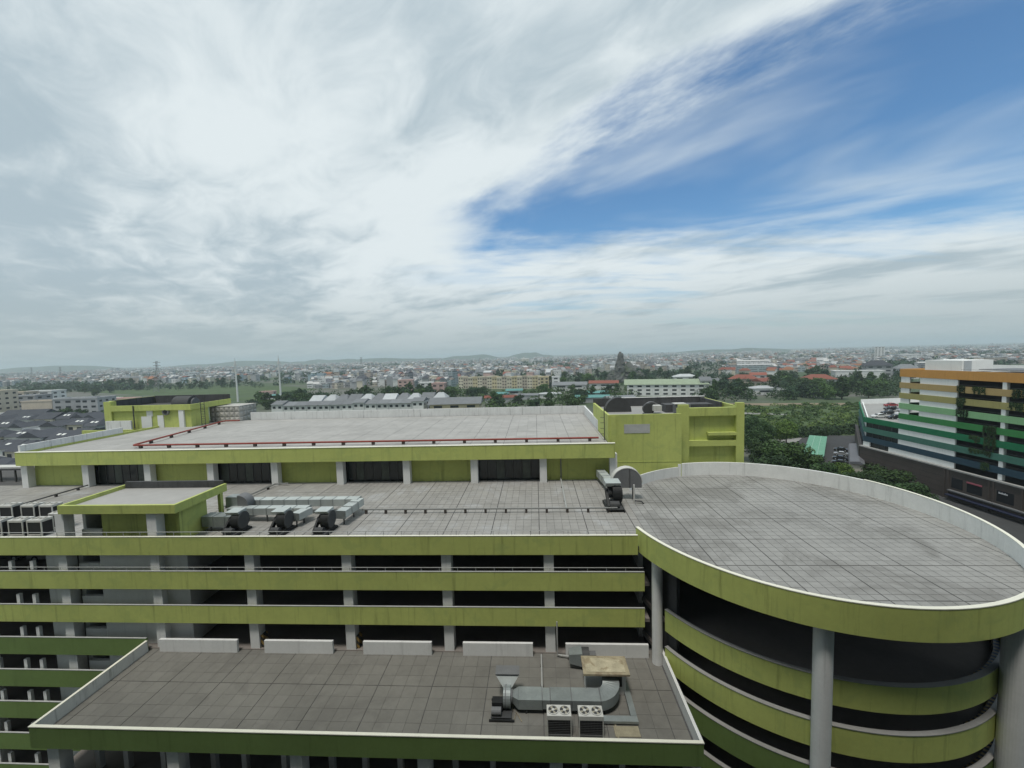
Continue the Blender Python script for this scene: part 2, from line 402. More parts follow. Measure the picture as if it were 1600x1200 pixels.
# ------------------------------------------------------------------ tiles: real pieces with recessed joints
def clip_poly(poly, c):
    """part of poly inside the convex counter-clockwise outline c"""
    for a, b in zip(c, c[1:] + c[:1]):
        out_ = []
        sd_ = lambda p: (b[0] - a[0]) * (p[1] - a[1]) - (b[1] - a[1]) * (p[0] - a[0])
        for p, q in zip(poly, poly[1:] + poly[:1]):
            dp, dq = sd_(p), sd_(q)
            if dp >= 0: out_.append(p)
            if dp * dq < 0: t = dp / (dp - dq); out_.append((p[0] + (q[0] - p[0]) * t, p[1] + (q[1] - p[1]) * t))
        poly = out_
        if len(poly) < 3: return []
    return poly
def tiles(parent, z, xr, yr, tx, ty, mat, inside, near, big=6, gap=0.022, biggap=0.05, name='roof_tile', nmax=300, th=0.035, clip=None):
    """tx/ty: tile pitch; every big-th joint is the wide one. The nmax nearest tiles are objects, the rest one joined part."""
    cells, edge = [], []
    i0, i1 = math.floor(xr[0] / tx), math.ceil(xr[1] / tx); j0, j1 = math.floor(yr[0] / ty), math.ceil(yr[1] / ty)
    for i in range(i0, i1):
        for j in range(j0, j1):
            x0, x1 = i * tx + gap / 2, (i + 1) * tx - gap / 2; y0, y1 = j * ty + gap / 2, (j + 1) * ty - gap / 2
            if i % big == 0: x0 += biggap
            if j % big == 0: y0 += biggap
            x0, x1 = max(x0, xr[0]), min(x1, xr[1]); y0, y1 = max(y0, yr[0]), min(y1, yr[1])
            if x1 - x0 < 0.1 or y1 - y0 < 0.1: continue
            cc = ((x0 + x1) / 2, (y0 + y1) / 2)
            if clip and not all(inside(a, b) for a in (x0, x1) for b in (y0, y1)):
                if any(inside(a, b) for a in (x0, x1) for b in (y0, y1)): edge.append(clip_poly([(x0, y0), (x1, y0), (x1, y1), (x0, y1)], clip))
                continue
            if inside(cc[0], cc[1]): cells.append(((cc[0] - near[0]) ** 2 + (cc[1] - near[1]) ** 2, x0, x1, y0, y1))
    cells.sort()
    cache = {}; O = org_of(parent); rr = random.Random(3)
    for d_, x0, x1, y0, y1 in cells[:nmax]:
        key = (round(x1 - x0, 3), round(y1 - y0, 3))
        if key not in cache:
            a, b = key[0] / 2, key[1] / 2
            cache[key] = G().box(-a, a, -b, b, -th, 0, bottom=False).mesh(name, mat)
        inst(name, cache[key], parent, (((x0 + x1) / 2 - O.x), ((y0 + y1) / 2 - O.y), z - O.z + rr.uniform(-0.004, 0.002)))
    g = G()
    for d_, x0, x1, y0, y1 in cells[nmax:]:
        dz_ = rr.uniform(-0.004, 0.002); g.box(x0, x1, y0, y1, z - th, z + dz_, bottom=False)
    for q in edge:
        if len(q) > 2: g.prism(q, z - th, z)
    if g.f:
        root = parent if parent.parent is None else parent.parent
        part(name + '_field', g, mat, root, True, kind='stuff')

EC, EA, EB = (21.25, 37.1), 14.0, 14.55         # circular deck outline
def in_ell(x, y, k=1.0): return ((x - EC[0]) / (EA * k)) ** 2 + ((y - EC[1]) / (EB * k)) ** 2 < 1
hut_box = (-38.3, -31.2, 33.6, 36.4)
tiles([c for c in garage.children if c.name.startswith('roof_slab')][0], D, (-80, 9.1), (32.5, 50.2), 0.70, 0.70, TILE_M,
      lambda x, y: True, (-5, 34), nmax=300)

# ================================================================== CIRCULAR RAMP TOWER
ramp = thing('ramp_tower', 'round spiral ramp tower with tiled deck, curved green bands and round columns', 'building', (EC[0], EC[1], 0))
def ell(a, off=0.0): return (EC[0] + (EA + off) * math.sin(a), EC[1] - (EB + off) * math.cos(a))
A0 = math.asin(-(EC[0] - 7.85) / EA)                # left front corner (angle 0 = towards camera)
A1 = R(180 + 53)                                    # past the back, to the left end of the white wall
def arc(a0, a1, n): return [a0 + (a1 - a0) * i / n for i in range(n + 1)]
def ztop(a):                                        # wall top rises gently from front to back
    y = ell(a)[1]; t = max(0, min(1, (y - 24) / 20)); return 25.80 + 0.35 * t
AF = arc(A0, R(118), 72)
part('deck_band', G().ring([ell(a, 0.0) for a in AF], [ell(a, 0.10) for a in AF], [ztop(a) - 1.85 for a in AF], [ztop(a) for a in AF]), LIME, ramp, True, label='curved lime green band round the deck edge')
AS = arc(R(118), R(180 + 17), 40)
AB = arc(A0, R(180 + 17), 110)
part('parapet_wall', G().ring([ell(a, -0.12) for a in AB], [ell(a, -0.004) for a in AB], [D - 0.3] * len(AB), [ztop(a) - 0.003 for a in AB]), WHITE_C, ramp, True, label='white inner face of the curved parapet')
part('parapet_wall', G().ring([ell(a, 0.0) for a in AS], [ell(a, 0.10) for a in AS], [D - 1.0] * len(AS), [ztop(a) - 0.003 for a in AS]), WHITE_C, ramp, True)
AL = arc(R(180 + 17.3), A1, 16)
part('parapet_wall', G().ring([ell(a, -0.14) for a in AL], [ell(a, 0.0) for a in AL], [D - 0.3] * len(AL), [25.78] * len(AL)), WHITE, ramp, True, label='lower white curved wall stub')
part('coping', G().ring([ell(a, -0.13) for a in AF], [ell(a, 0.12) for a in AF], [ztop(a) + 0.002 for a in AF], [ztop(a) + 0.055 for a in AF]), CAP, ramp, True)
poly = [ell(a, -0.2) for a in arc(0, 2 * math.pi, 96)[:-1]]
poly = [p for p in poly if p[0] > 9.12]
poly.sort(key=lambda p: math.atan2(p[1] - EC[1], p[0] - EC[0] + 3))
rdeck = part('deck_slab', G().prism(poly, D - 0.5, D - 0.035), JOINT, ramp, True)
tiles(rdeck, D, (9.1, 35.4), (22.4, 51.8), 0.70, 0.70, TILE, lambda x, y: in_ell(x, y, 0.9925), (17, 22), nmax=300, gap=0.032, biggap=0.05, clip=[(EC[0] + EA * 0.9925 * math.cos(2 * math.pi * i / 72), EC[1] + EB * 0.9925 * math.sin(2 * math.pi * i / 72)) for i in range(72)])
# lower curved parapets of the ramp itself and its floors
ER = 13.2
def cir(a, r): return (EC[0] + r * math.sin(a), EC[1] - r * math.cos(a))
AR = arc(R(-63), R(150), 90)
for k, zt in enumerate((20.2, 17.2, 14.25, 11.25, 8.3, 5.3)):
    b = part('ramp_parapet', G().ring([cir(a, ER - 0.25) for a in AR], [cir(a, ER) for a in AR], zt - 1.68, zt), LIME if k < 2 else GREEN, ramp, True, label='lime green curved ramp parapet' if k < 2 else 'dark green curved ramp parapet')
    part('coping', G().ring([cir(a, ER - 0.28) for a in AR], [cir(a, ER + 0.03) for a in AR], zt + 0.003, zt + 0.05), CONC, b, True)
    AC = arc(0, 2 * math.pi, 72)[:-1]
    part('ramp_floor', G().ring([cir(a, 4.6) for a in AC], [cir(a, ER - 0.28) for a in AC], zt - 1.3, zt - 1.0, True), SLAB, ramp, True)
AC = arc(0, 2 * math.pi, 64)[:-1]
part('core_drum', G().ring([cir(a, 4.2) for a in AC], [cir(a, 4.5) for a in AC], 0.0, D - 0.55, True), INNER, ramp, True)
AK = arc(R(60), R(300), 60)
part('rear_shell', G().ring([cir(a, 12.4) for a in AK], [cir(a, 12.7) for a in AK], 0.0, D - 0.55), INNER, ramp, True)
# hazard-striped kerb blocks along the inside of the parapets
haz = bpy.data.materials.new('hazard_stripe'); haz.use_nodes = True
T_ = NT(haz.node_tree); gp = T_.n('ShaderNodeNewGeometry').outputs['Position']; hx, hy, hz = T_.sep(gp)
hs = T_.m('FRACT', T_.m('MULTIPLY', T_.m('ADD', T_.m('ADD', hx, hy), hz), 1.6))
T_.link(T_.mix(T_.m('GREATER_THAN', hs, 0.5), c4((0.02, 0.02, 0.02)), c4((0.30, 0.20, 0.06))), haz.node_tree.nodes['Principled BSDF'].inputs['Base Color'])
for zt in (20.2, 17.2, 14.25):
    ah = arc(R(20), R(80), 30)
    part('hazard_kerb', G().ring([cir(a, ER - 0.60) for a in ah], [cir(a, ER - 0.30) for a in ah], zt - 1.0, zt - 0.35), haz, ramp, True)
for (x, y, r) in ((9.05, 31.6, 0.40), (16.64, 24.4, 0.51), (28.25, 25.2, 0.60), (34.2, 34.0, 0.5)):
    part('round_column', G().cyl((x, y, 0), r, D - 0.52 - 0.0, 'z', 28), WHITE, ramp, True, smooth=False)
part('deck_filler', G().prism([(9.12, 44.2), (12.4, 48.7), (17.0, 50.98), (9.12, 50.98)], D - 0.5, D - 0.02), CONC, ramp, True)
part('deck_beam', G().box(9.4, 20.0, 33.2, 33.7, D - 2.1, D - 0.52), WHITE, ramp, True)

# ================================================================== TERRACE WING (in front, lower)
wing = thing('terrace_wing', 'lower flat-roofed wing with tiled terrace and dark green front parapet', 'building', (-12, 28, 0))
WX0, WX1, WY0 = -33.85, 9.55, 23.85
ptop = 16.46
b = part('parapet_band', G().box(WX0, WX1, WY0, WY0 + 0.14, ptop - 1.48, ptop), GREEN, wing, True)
part('coping', G().box(WX0 - 0.02, WX1 + 0.02, WY0 - 0.03, WY0 + 0.17, ptop + 0.003, ptop + 0.06), CAP, b, True)
b = part('side_parapet', G().box(WX0, WX0 + 0.16, WY0 + 0.145, 32.1, TZ - 0.5, ptop), WHITE_OLD, wing, True, label='streaked white side parapet')
part('coping', G().box(WX0 - 0.02, WX0 + 0.18, WY0 + 0.175, 32.1, ptop + 0.003, ptop + 0.05), CAP, b, True)
b = part('side_parapet', G().box(WX1 - 0.16, WX1, WY0 + 0.145, 31.95, TZ - 0.5, ptop), WHITE, wing, True)
part('coping', G().box(WX1 - 0.18, WX1 + 0.02, WY0 + 0.175, 31.95, ptop + 0.003, ptop + 0.05), WHITE, b, True)
tdeck = part('terrace_slab', G().box(WX0 + 0.17, WX1 - 0.17, WY0 + 0.15, 33.2, TZ - 0.4, TZ - 0.035), JOINT, wing, True)
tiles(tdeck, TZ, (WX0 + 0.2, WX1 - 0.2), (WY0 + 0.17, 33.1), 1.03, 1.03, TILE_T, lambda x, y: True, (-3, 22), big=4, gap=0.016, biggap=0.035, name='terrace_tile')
for x in colX[4:]:
    part('column', G().box(x - 0.4, x + 0.4, WY0 + 0.35, WY0 + 1.15, 0, TZ - 0.42), WHITE, wing, True)
for k, z in enumerate((TZ - 3.5, TZ - 6.5, TZ - 9.5)):
    part('floor_slab', G().box(WX0, WX1 - 0.3, WY0 + 0.22, 32.1, z - 0.3, z), SLAB, wing, True)
    bb = part('parapet_band', G().box(WX0 + 0.6, WX1 - 0.3, WY0, WY0 + 0.2, z - 0.5, z + 0.95 - (0.0)), GREEN, wing, True)
    part('coping', G().box(WX0 + 0.6, WX1 - 0.3, WY0 - 0.03, WY0 + 0.23, z + 0.953, z + 1.0), CAP, bb, True)
gp_ = G().box(-0.17, 0.17, -0.17, 0.17, 0, 3.0).mesh('guard_post', WHITE)
for x in (-31.0, -28.9, -26.2, -22.6, -20.4, -17.6, -14.3, -12.0, -9.6, -5.9, -3.4, 2.6, 5.0):
    inst('guard_post', gp_, wing, Vector((x, WY0 + 1.6, TZ - 3.5)) - Vector(wing.location))
part('inner_wall', G().box(WX0 + 0.3, WX1 - 0.6, 31.6, 31.8, 0, TZ - 0.42), INNER, wing, True)
part('end_wall', G().box(WX1 - 0.3, WX1 - 0.05, WY0 + 0.25, 31.5, 0, TZ - 0.42), WHITE, wing, True)
# low white parapet blocks between the columns at the back of the terrace
for (x0, x1) in ((-32.6, -25.7), (-23.3, -17.4), (-14.8, -9.05), (-6.45, -0.73), (1.92, 8.5)):
    part('low_wall', G().box(x0, x1, 32.05, 32.27, TZ + 0.003, TZ + 1.08), WHITE, wing, True)
hz_ = G().box(-0.12, 0.12, -0.3, 0.3, 0, 1.1).mesh('hazard_guard', haz)
for x in colX[6:8]:
    inst('corner_guard', hz_, wing, Vector((x + 0.54, 32.95, TZ)) - Vector(wing.location))

# ================================================================== UPPER HALL on the deck
hall = thing('rooftop_hall', 'long single-storey hall on the car park deck with green band and white columns', 'building', (-29, 62, D))
HX0, HX1 = -66.7, 9.15
b = part('roof_band', G().box(HX0, HX1, 48.7, 49.0, 27.60, 29.32), LIME, hall, True)
part('coping', G().box(HX0 - 0.02, HX1 + 0.02, 48.66, 49.06, 29.323, 29.38), CAP, b, True)
part('side_band', G().box(HX0, HX0 + 0.3, 49.01, 75.6, 27.60, 29.30), LIME, hall, True)
hr = part('roof_slab', G().box(HX0 + 0.31, HX1 - 0.3, 49.01, 75.9, 28.4, 28.965), JOINT, hall, True)
tiles(hr, 29.0, (HX0 + 0.35, HX1 - 0.5), (49.1, 75.85), 1.4, 1.4, TILE_H, lambda x, y: True, (-10, 49), big=3, gap=0.015, biggap=0.03, name='roof_panel', nmax=220)
part('back_parapet', G().box(-54.6, HX1 - 0.05, 75.95, 76.2, 28.5, 30.42), WHITE_OLD, hall, True, label='streaked white parapet at the back of the roof')
part('right_parapet', G().box(HX1 - 0.45, HX1 - 0.2, 59.2, 75.93, 28.97, 30.40), WHITE_OLD, hall, True)
part('left_parapet', G().box(HX0 + 0.02, HX0 + 0.28, 49.1, 62.5, 29.305, 30.15), WHITE_OLD, hall, True, label='grimy white parapet on the left roof edge')
hx = [-66.2 + 8.36 * k for k in range(10)]
for k, x in enumerate(hx):
    part('column', G().box(x - 0.42, x + 0.42, 49.1, 49.9, D, 27.98), WHITE, hall, True)
part('hall_soffit', G().box(HX0 + 0.32, HX1 - 0.32, 49.02, 75.5, 28.0, 28.38), SLAB, hall, True)
part('hall_side_wall', G().box(HX0 + 0.4, HX0 + 0.7, 50.6, 75.5, D, 27.98), LIME, hall, True)
part('hall_rear_wall', G().box(HX0 + 0.75, HX1 - 0.4, 75.0, 75.4, D, 27.98), LIME, hall, True)
for k in range(9):
    x0, x1 = hx[k] + 0.43, hx[k + 1] - 0.43
    if k % 2 == 0:
        part('wall_panel', G().box(x0 - 0.3, x1 + 0.3, 50.15, 50.4, D, 27.98), LIME, hall, True, label='lime green infill wall between columns')
    else:
        wn = part('glazed_bay', G().box(x0 - 0.1, x1 + 0.1, 50.75, 50.85, D, 27.98), CURT, hall, True, label='dark glazed bay with curtains')
        n = 7; wd = (x1 - x0) / n
        for i in range(n):
            part('pane', G().box(x0 + i * wd + 0.05, x0 + (i + 1) * wd - 0.05, 50.38, 50.42, D + 0.15, 27.9), GLASS if (i + k) % 3 else CURT, wn, True)
        for i in range(n + 1):
            part('mullion', G().box(x0 + i * wd - 0.04, x0 + i * wd + 0.04, 50.33, 50.46, D, 27.98), DGREY, wn, True)
# thin standpipe on the last green panel
part('downpipe', G().tube([(2.85, 50.05, D + 0.3), (2.85, 50.05, 27.9)], 0.07, 8), PIPE, hall, True)

# ------------------------------------------------------------------ plant room at the left of the hall roof
plant = thing('plant_room', 'green rooftop plant room with white doors and grimy dark roof', 'building', (-68, 74, 27.9))
PX0, PX1, PY = -76.2, -60.1, 68.75
part('front_wall', G().box(PX0 + 0.5, PX1 - 0.4, PY + 0.3, PY + 0.55, 27.5, 32.1), LIME, plant, True)
part('corner_post', G().box(PX0, PX0 + 1.3, PY - 0.05, PY + 1.0, 26.0, 33.75), LIME, plant, True)
b = part('roof_band', G().box(PX0 + 1.31, PX1, PY - 0.1, PY + 0.28, 32.05, 33.0), LIME, plant, True)
part('left_wall', G().box(PX0, PX0 + 0.3, PY + 1.01, 78.5, 26.0, 33.85), LIME, plant, True)
part('right_wall', G().box(PX1 - 0.7, PX1 - 0.42, PY + 0.56, 73.0, 27.5, 32.1), LIME, plant, True)
part('side_band', G().box(PX1 - 0.3, PX1, PY + 0.29, 78.3, 32.05, 33.0), LIME, plant, True)
part('roof_slab', G().box(PX0 + 0.31, PX1 - 0.31, PY + 0.56, 78.2, 32.12, 32.45), DIRTY, plant, True)
part('inner_lining', G().box(PX0 + 0.305, PX0 + 0.36, PY + 1.02, 78.25, 32.46, 33.85), DIRTY, plant, True)
part('inner_parapet', G().box(PX0 + 0.35, PX1 - 0.35, 78.3, 78.6, 32.0, 33.9), DIRTY, plant, True, label='grimy dark inner parapet of the roof')
part('pilaster', G().box(-62.5, -61.6, PY - 0.02, PY + 0.29, 28.97, 32.04), WHITE, plant, True)
part('door', G().box(-69.6, -67.7, PY + 0.15, PY + 0.29, 28.97, 31.0), WHITE, plant, True, label='wide white door')
part('wall_patch', G().box(-68.6, -67.5, PY + 0.2, PY + 0.292, 31.01, 32.04), WHITE, plant, True)
part('door', G().box(-66.6, -65.5, PY + 0.15, PY + 0.29, 28.97, 31.15), WHITE, plant, True)
part('downpipe', G().tube([(-70.6, PY - 0.2, 28.97), (-70.6, PY - 0.2, 33.0)], 0.09, 8), DGREY, plant, True)
fanw = part('wall_fan', G().cyl((-64.9, PY - 0.05, 32.0 - 0.2), 0.62, 0.4, 'y', 20), MGREY, plant, True)
part('fan_hub', G().cyl((-64.9, PY - 0.12, 31.8), 0.34, 0.06, 'y', 14), BLACK, fanw, True)
part('front_ledge', G().box(-75.6, HX0 - 0.02, 64.3, 64.6, 27.0, 29.45), LIME, plant, True)
part('ledge_parapet', G().box(-75.6, -70.9, 68.2, 68.5, 28.3, 30.4), WHITE_OLD, plant, True)
part('ledge_roof', G().box(-75.5, HX0 - 0.03, 64.62, 68.18, 28.2, 28.6), CONC, plant, True)
ld = part('ladder', G().tube([(-59.6, 70.2, 28.97), (-59.6, 70.2, 33.4)], 0.05, 6), DGREY, plant, True)
part('ladder_rail', G().tube([(-58.9, 70.2, 28.97), (-58.9, 70.2, 33.4)], 0.05, 6), DGREY, ld, True)
for i in range(9): part('rung', G().tube([(-59.55, 70.2, 29.4 + i * 0.42), (-58.95, 70.2, 29.4 + i * 0.42)], 0.03, 5), DGREY, ld, True)
hood = thing('vent_hood', 'dark curved ventilation hood on the plant room roof', 'vent', (-66.2, 74.5, 32.45))
part('hood_body', G().extr([(1.4 * math.cos(R(t)), 1.55 * math.sin(R(t))) for t in range(0, 181, 12)], 0, -1.6, 1.6), DGREY, hood)
part('hood_mouth', G().extr([(0.25 + 1.0 * math.cos(R(t)), 0.1 + 1.1 * math.sin(R(t))) for t in range(0, 181, 15)], 0, 1.62, 1.9), MGREY, hood)

# ------------------------------------------------------------------ stair tower at the right
tower = thing('stair_tower', 'tall lime green stair tower block behind the round deck', 'building', (16, 56, D))
part('front_wall', G().box(8.75, 17.6, 51.0, 51.3, 17.0, 32.35), LIME, tower, True)
part('left_wall', G().box(8.75, 9.05, 51.31, 63.9, 17.0, 32.34), LIME, tower, True, label='left side wall, catching more light')
part('pilaster', G().box(9.05, 9.75, 50.9, 50.997, 24.6, 32.2), LIME, tower, True)
part('bare_patch', G().box(10.7, 13.8, 50.96, 50.997, 30.05, 31.15), PATCH, tower, True, label='grey unpainted patch on the wall')
part('panel_line', G().box(9.8, 17.4, 50.965, 50.997, 26.45, 26.52), LIME, tower, True)
part('recess_wall', G().box(17.61, 25.5, 52.6, 52.9, 14.0, 32.8), LIME, tower, True)
part('corner_post', G().box(17.65, 18.9, 52.1, 52.59, 14.0, 33.25), LIME, tower, True)
part('corner_post', G().box(24.6, 25.55, 52.1, 52.59, 14.0, 33.4), LIME, tower, True)
part('cornice', G().box(18.91, 24.59, 52.1, 52.59, 31.85, 32.85), LIME, tower, True)
part('spandrel', G().box(18.91, 24.59, 52.1, 52.59, 28.05, 28.75), LIME, tower, True)
part('ledge', G().box(21.2, 24.59, 52.0, 52.59, 29.4, 29.75), LIME, tower, True)
part('right_wall', G().box(25.25, 25.55, 52.91, 63.9, 14.0, 32.8), LIME, tower, True)
part('inner_parapet', G().box(8.8, 25.5, 64.0, 64.3, 31.0, 32.95), DIRTY, tower, True, label='grimy dark parapet across the tower roof')
part('inner_parapet', G().box(24.7, 25.0, 57.0, 63.98, 31.72, 32.9), DIRTY, tower, True)
part('coping', G().box(11.5, 25.5, 63.95, 64.35, 32.953, 33.05), WHITE_OLD, tower, True)
part('roof_slab', G().box(9.06, 25.24, 52.92, 63.98, 31.2, 31.7), CONC, tower, True)
part('roof_slab', G().box(9.06, 17.55, 51.31, 52.91, 31.2, 31.7), CONC, tower, True)
part('roof_block', G().box(17.4, 23.6, 56.5, 58.6, 31.703, 32.75), DIRTY, tower, True)
part('lower_roof', G().prism([(25.6, 53.5), (33.5, 52.5), (30.0, 76), (25.6, 76)], 20.0, 22.4), SLAB, tower, True)
lp = part('lightning_rod', G().tube([(8.5, 52.2, 29.0), (8.5, 52.2, 33.2)], 0.06, 6), DGREY, tower, True)
for i in range(4): part('rung', G().tube([(8.0, 52.2, 29.8 + i * 0.7), (8.45, 52.2, 29.8 + i * 0.7)], 0.03, 5), DGREY, lp, True)
# roof gear on the tower
def roof_hood(name, label, loc, s=1.0):
    h = thing(name, label, 'vent', loc)
    part('hood_shell', G().extr([(1.5 * s * math.cos(R(t)), 1.7 * s * math.sin(R(t))) for t in range(0, 181, 12)], 1, -0.5 * s, 0.5 * s), DGREY, h)
    return h
h1 = roof_hood('vent_hood', 'dark domed vent hood at the left of the tower roof', (11.4, 58.5, 31.7), 1.2)
f1 = thing('roof_fan', 'round exhaust fan with pale box on the green tower roof', 'fan', (15.3, 55.0, 31.7))
part('fan_drum', G().cyl((-0.5, 0, 0.75), 0.75, 0.6, 'y', 20), DGREY, f1)
part('fan_box', G().box(-0.1, 0.95, -0.7, 0.4, 0.55, 1.25), CABW, f1)
part('fan_base', G().box(-1.2, 1.1, -0.4, 0.6, 0.0, 0.18), MGREY, f1)
part('fan_arch', G().extr([(1.0 * math.cos(R(t)), 0.8 + 0.85 * math.sin(R(t))) for t in range(0, 181, 12)] + [(0.85 * math.cos(R(t)), 0.8 + 0.7 * math.sin(R(t))) for t in range(180, -1, -12)], 1, 0.45, 0.9), MGREY, f1)
c1 = thing('roof_unit', 'small dark ventilation cabinet between the fan and tower post', 'ac unit', (19.0, 55.0, 31.7))
part('cabinet', G().box(-1.0, 1.0, -0.5, 0.5, 0.15, 1.35), MGREY, c1); part('lid', G().box(-1.1, 0.4, -0.6, 0.6, 1.353, 1.45), CABW, c1); part('plinth', G().box(-0.9, 0.9, -0.4, 0.4, 0, 0.147), BLACK, c1)

# ------------------------------------------------------------------ small stair hut at the deck edge
hut = thing('stair_hut', 'small lime green stair hut with flat roof beside the condensers', 'building', (-36, 35, D))
b = part('roof_band', G().box(-40.9, -30.4, 32.3, 32.55, 27.55, 28.28), LIME, hut, True)
part('roof_band', G().box(-30.65, -30.4, 32.56, 38.2, 27.55, 28.28), LIME, hut, True)
part('roof_band', G().box(-40.9, -40.65, 32.56, 38.2, 27.55, 28.28), LIME, hut, True)
part('rear_parapet', G().box(-40.64, -30.66, 37.95, 38.2, 27.55, 28.6), DIRTY, hut, True)
part('roof_slab', G().box(-40.64, -30.66, 32.56, 37.94, 27.6, 27.95), TILE_H, hut, True)
part('front_wall', G().box(-38.3, -31.3, 33.45, 33.7, D, 27.58), LIME, hut, True)
part('side_wall', G().box(-31.28, -31.0, 33.3, 36.3, D, 27.54), LIME, hut, True)
part('rear_wall', G().box(-40.5, -31.3, 36.35, 36.6, D, 27.54), LIME, hut, True)
part('side_wall', G().box(-40.5, -40.2, 33.8, 36.3, D, 27.54), WHITE, hut, True)
part('front_column', G().box(-41.5, -40.7, 32.5, 33.3, D, 27.54), WHITE, hut, True)
part('front_column', G().box(-33.2, -32.35, 32.5, 33.3, D, 27.54), WHITE, hut, True)
part('window_sill', G().box(-40.2, -38.32, 33.4, 33.65, D, D + 1.15), WHITE, hut, True)
part('canopy_post', G().box(-30.95, -30.66, 37.6, 37.94, D, 27.54), LIME, hut, True)
# ================================================================== ROOFTOP EQUIPMENT
def pipe_run(name, label, path, r, mat, posts, ph, group=None):
    """pipe on stubby supports: posts = list of (x, y, zground)"""
    p0 = path[0]; t = thing(name, label, 'pipe', (p0[0], p0[1], posts[0][2] if posts else p0[2]), group=group)
    part('pipe', G().tube(path, r, 8), mat, t, True)
    O = Vector(t.location)
    pm_ = G().box(-0.11, 0.11, -0.10, 0.10, 0, ph).mesh('support', BLK_SUP)
    for q in posts: inst('support', pm_, t, Vector(q) - O)
    return t
pipe_run('roof_pipe', 'long grey pipe on dark stubs across the lower deck', [(-17.6, 39.6, D + 0.42), (7.6, 39.6, D + 0.42)], 0.085, PIPE, [(-17.2 + 2.0 * i, 39.6, D) for i in range(13)], 0.36)
pipe_run('roof_pipe', 'thin pale pipe from hall wall out to the long grey pipe', [(2.8, 50.0, D + 0.25), (2.75, 39.75, D + 0.25)], 0.09, RAILM, [(2.77, 47, D), (2.76, 42.5, D)], 0.17)
pipe_run('roof_pipe', 'dark pipe running back to the hall left of the stair hut', [(-57.8, 34.0, D + 0.32), (-57.6, 41.4, D + 0.32), (-57.5, 49.0, D + 0.32)], 0.08, DGREY, [(-57.7, 36 + 2.4 * i, D) for i in range(6)], 0.25)
pipe_run('roof_pipe', 'grey pipe from the duct fans back to the hall', [(-33.3, 40.5, D + 0.3), (-32.5, 48.7, D + 0.3), (-30.9, 48.9, D + 0.3)], 0.09, PIPE, [(-33.2, 41.5, D), (-32.9, 44.5, D), (-32.6, 47.5, D)], 0.22)
HR = 29.0
rp = thing('fire_pipe', 'red fire pipe on black stubs round the hall roof edge', 'pipe', (-53.9, 51.7, HR))
part('pipe', G().tube([(7.7, 51.7, HR + 0.42), (-53.6, 51.7, HR + 0.42)], 0.12, 8), REDP, rp, True, label='long straight red run along the roof edge')
part('pipe', G().tube([(-53.6, 51.7, HR + 0.42), (-53.9, 52.0, HR + 0.42), (-57.2, 72.0, HR + 0.42), (-56.9, 72.6, HR + 0.42), (-54.5, 72.8, HR + 0.42)], 0.12, 8), REDP, rp, True)
sm = G().box(-0.18, 0.18, -0.14, 0.14, 0, 0.33).mesh('support', BLK_SUP); O = Vector(rp.location)
for i in range(16): inst('support', sm, rp, Vector((6.6 - 3.95 * i, 51.7, HR)) - O)
for i in range(5): inst('support', sm, rp, Vector((-54.4 - 0.66 * i, 55.0 + 4.0 * i, HR)) - O)

# ------------------------------------------------------------------ sectional water tank
tank = thing('water_tank', 'pale sectional water tank of bulged panels behind the red pipe', 'tank', (-58.7, 77.0, 28.4))
part('tank_core', G().box(-2.9, 2.9, -2.4, 2.4, 0.5, 3.4), MGREY, tank)
pg = G()
for (a, b, zz) in ((0.46, 0.46, 0.0),): pass
pg.loft([[(-0.46, 0, -0.46), (0.46, 0, -0.46), (0.46, 0, 0.46), (-0.46, 0, 0.46)], [(-0.34, -0.03, -0.34), (0.34, -0.03, -0.34), (0.34, -0.03, 0.34), (-0.34, -0.03, 0.34)], [(-0.16, -0.14, -0.16), (0.16, -0.14, -0.16), (0.16, -0.14, 0.16), (-0.16, -0.14, 0.16)]])
pmesh = pg.mesh('tank_panel', TANKM)
for i in range(6):
    for j in range(3): inst('tank_panel', pmesh, tank, (-2.4 + 0.97 * i, -2.41, 0.98 + 0.97 * j))
for i in range(5):
    for j in range(3):
        inst('tank_panel', pmesh, tank, (2.91, -1.94 + 0.97 * i, 0.98 + 0.97 * j), (0, 0, math.pi / 2))
part('tank_roof', G().box(-3.0, 3.0, -2.5, 2.5, 3.403, 3.5), TANKM, tank)
for i in range(4): part('plinth', G().box(-2.8 + 1.7 * i, -2.4 + 1.7 * i, -2.3, 2.3, 0, 0.497), CONC, tank)

# ------------------------------------------------------------------ condensers
def fan_top(parent, cx, cy, z, r):
    f = part('fan', G().ring([(cx + (r - 0.05) * math.cos(a), cy + (r - 0.05) * math.sin(a)) for a in arc(0, 2 * math.pi, 20)[:-1]], [(cx + r * math.cos(a), cy + r * math.sin(a)) for a in arc(0, 2 * math.pi, 20)[:-1]], z, z + 0.05, True), CABW, parent)
    part('fan_well', G().cyl((cx, cy, z + 0.003), r - 0.052, 0.008, 'z', 20), DGREY, f)
    for k in range(4):
        a = k * math.pi / 2 + 0.4
        q = [(cx + rr * math.cos(a + da), cy + rr * math.sin(a + da)) for rr, da in ((0.09, -0.3), (r * 0.86, -0.30), (r * 0.86, 0.34), (0.09, 0.3))]
        part('fan_blade', G().prism(q, z + 0.016, z + 0.028), FANB, f)
    part('fan_hub', G().cyl((cx, cy, z + 0.029), 0.10, 0.03, 'z', 12), CABW, f)
    return f
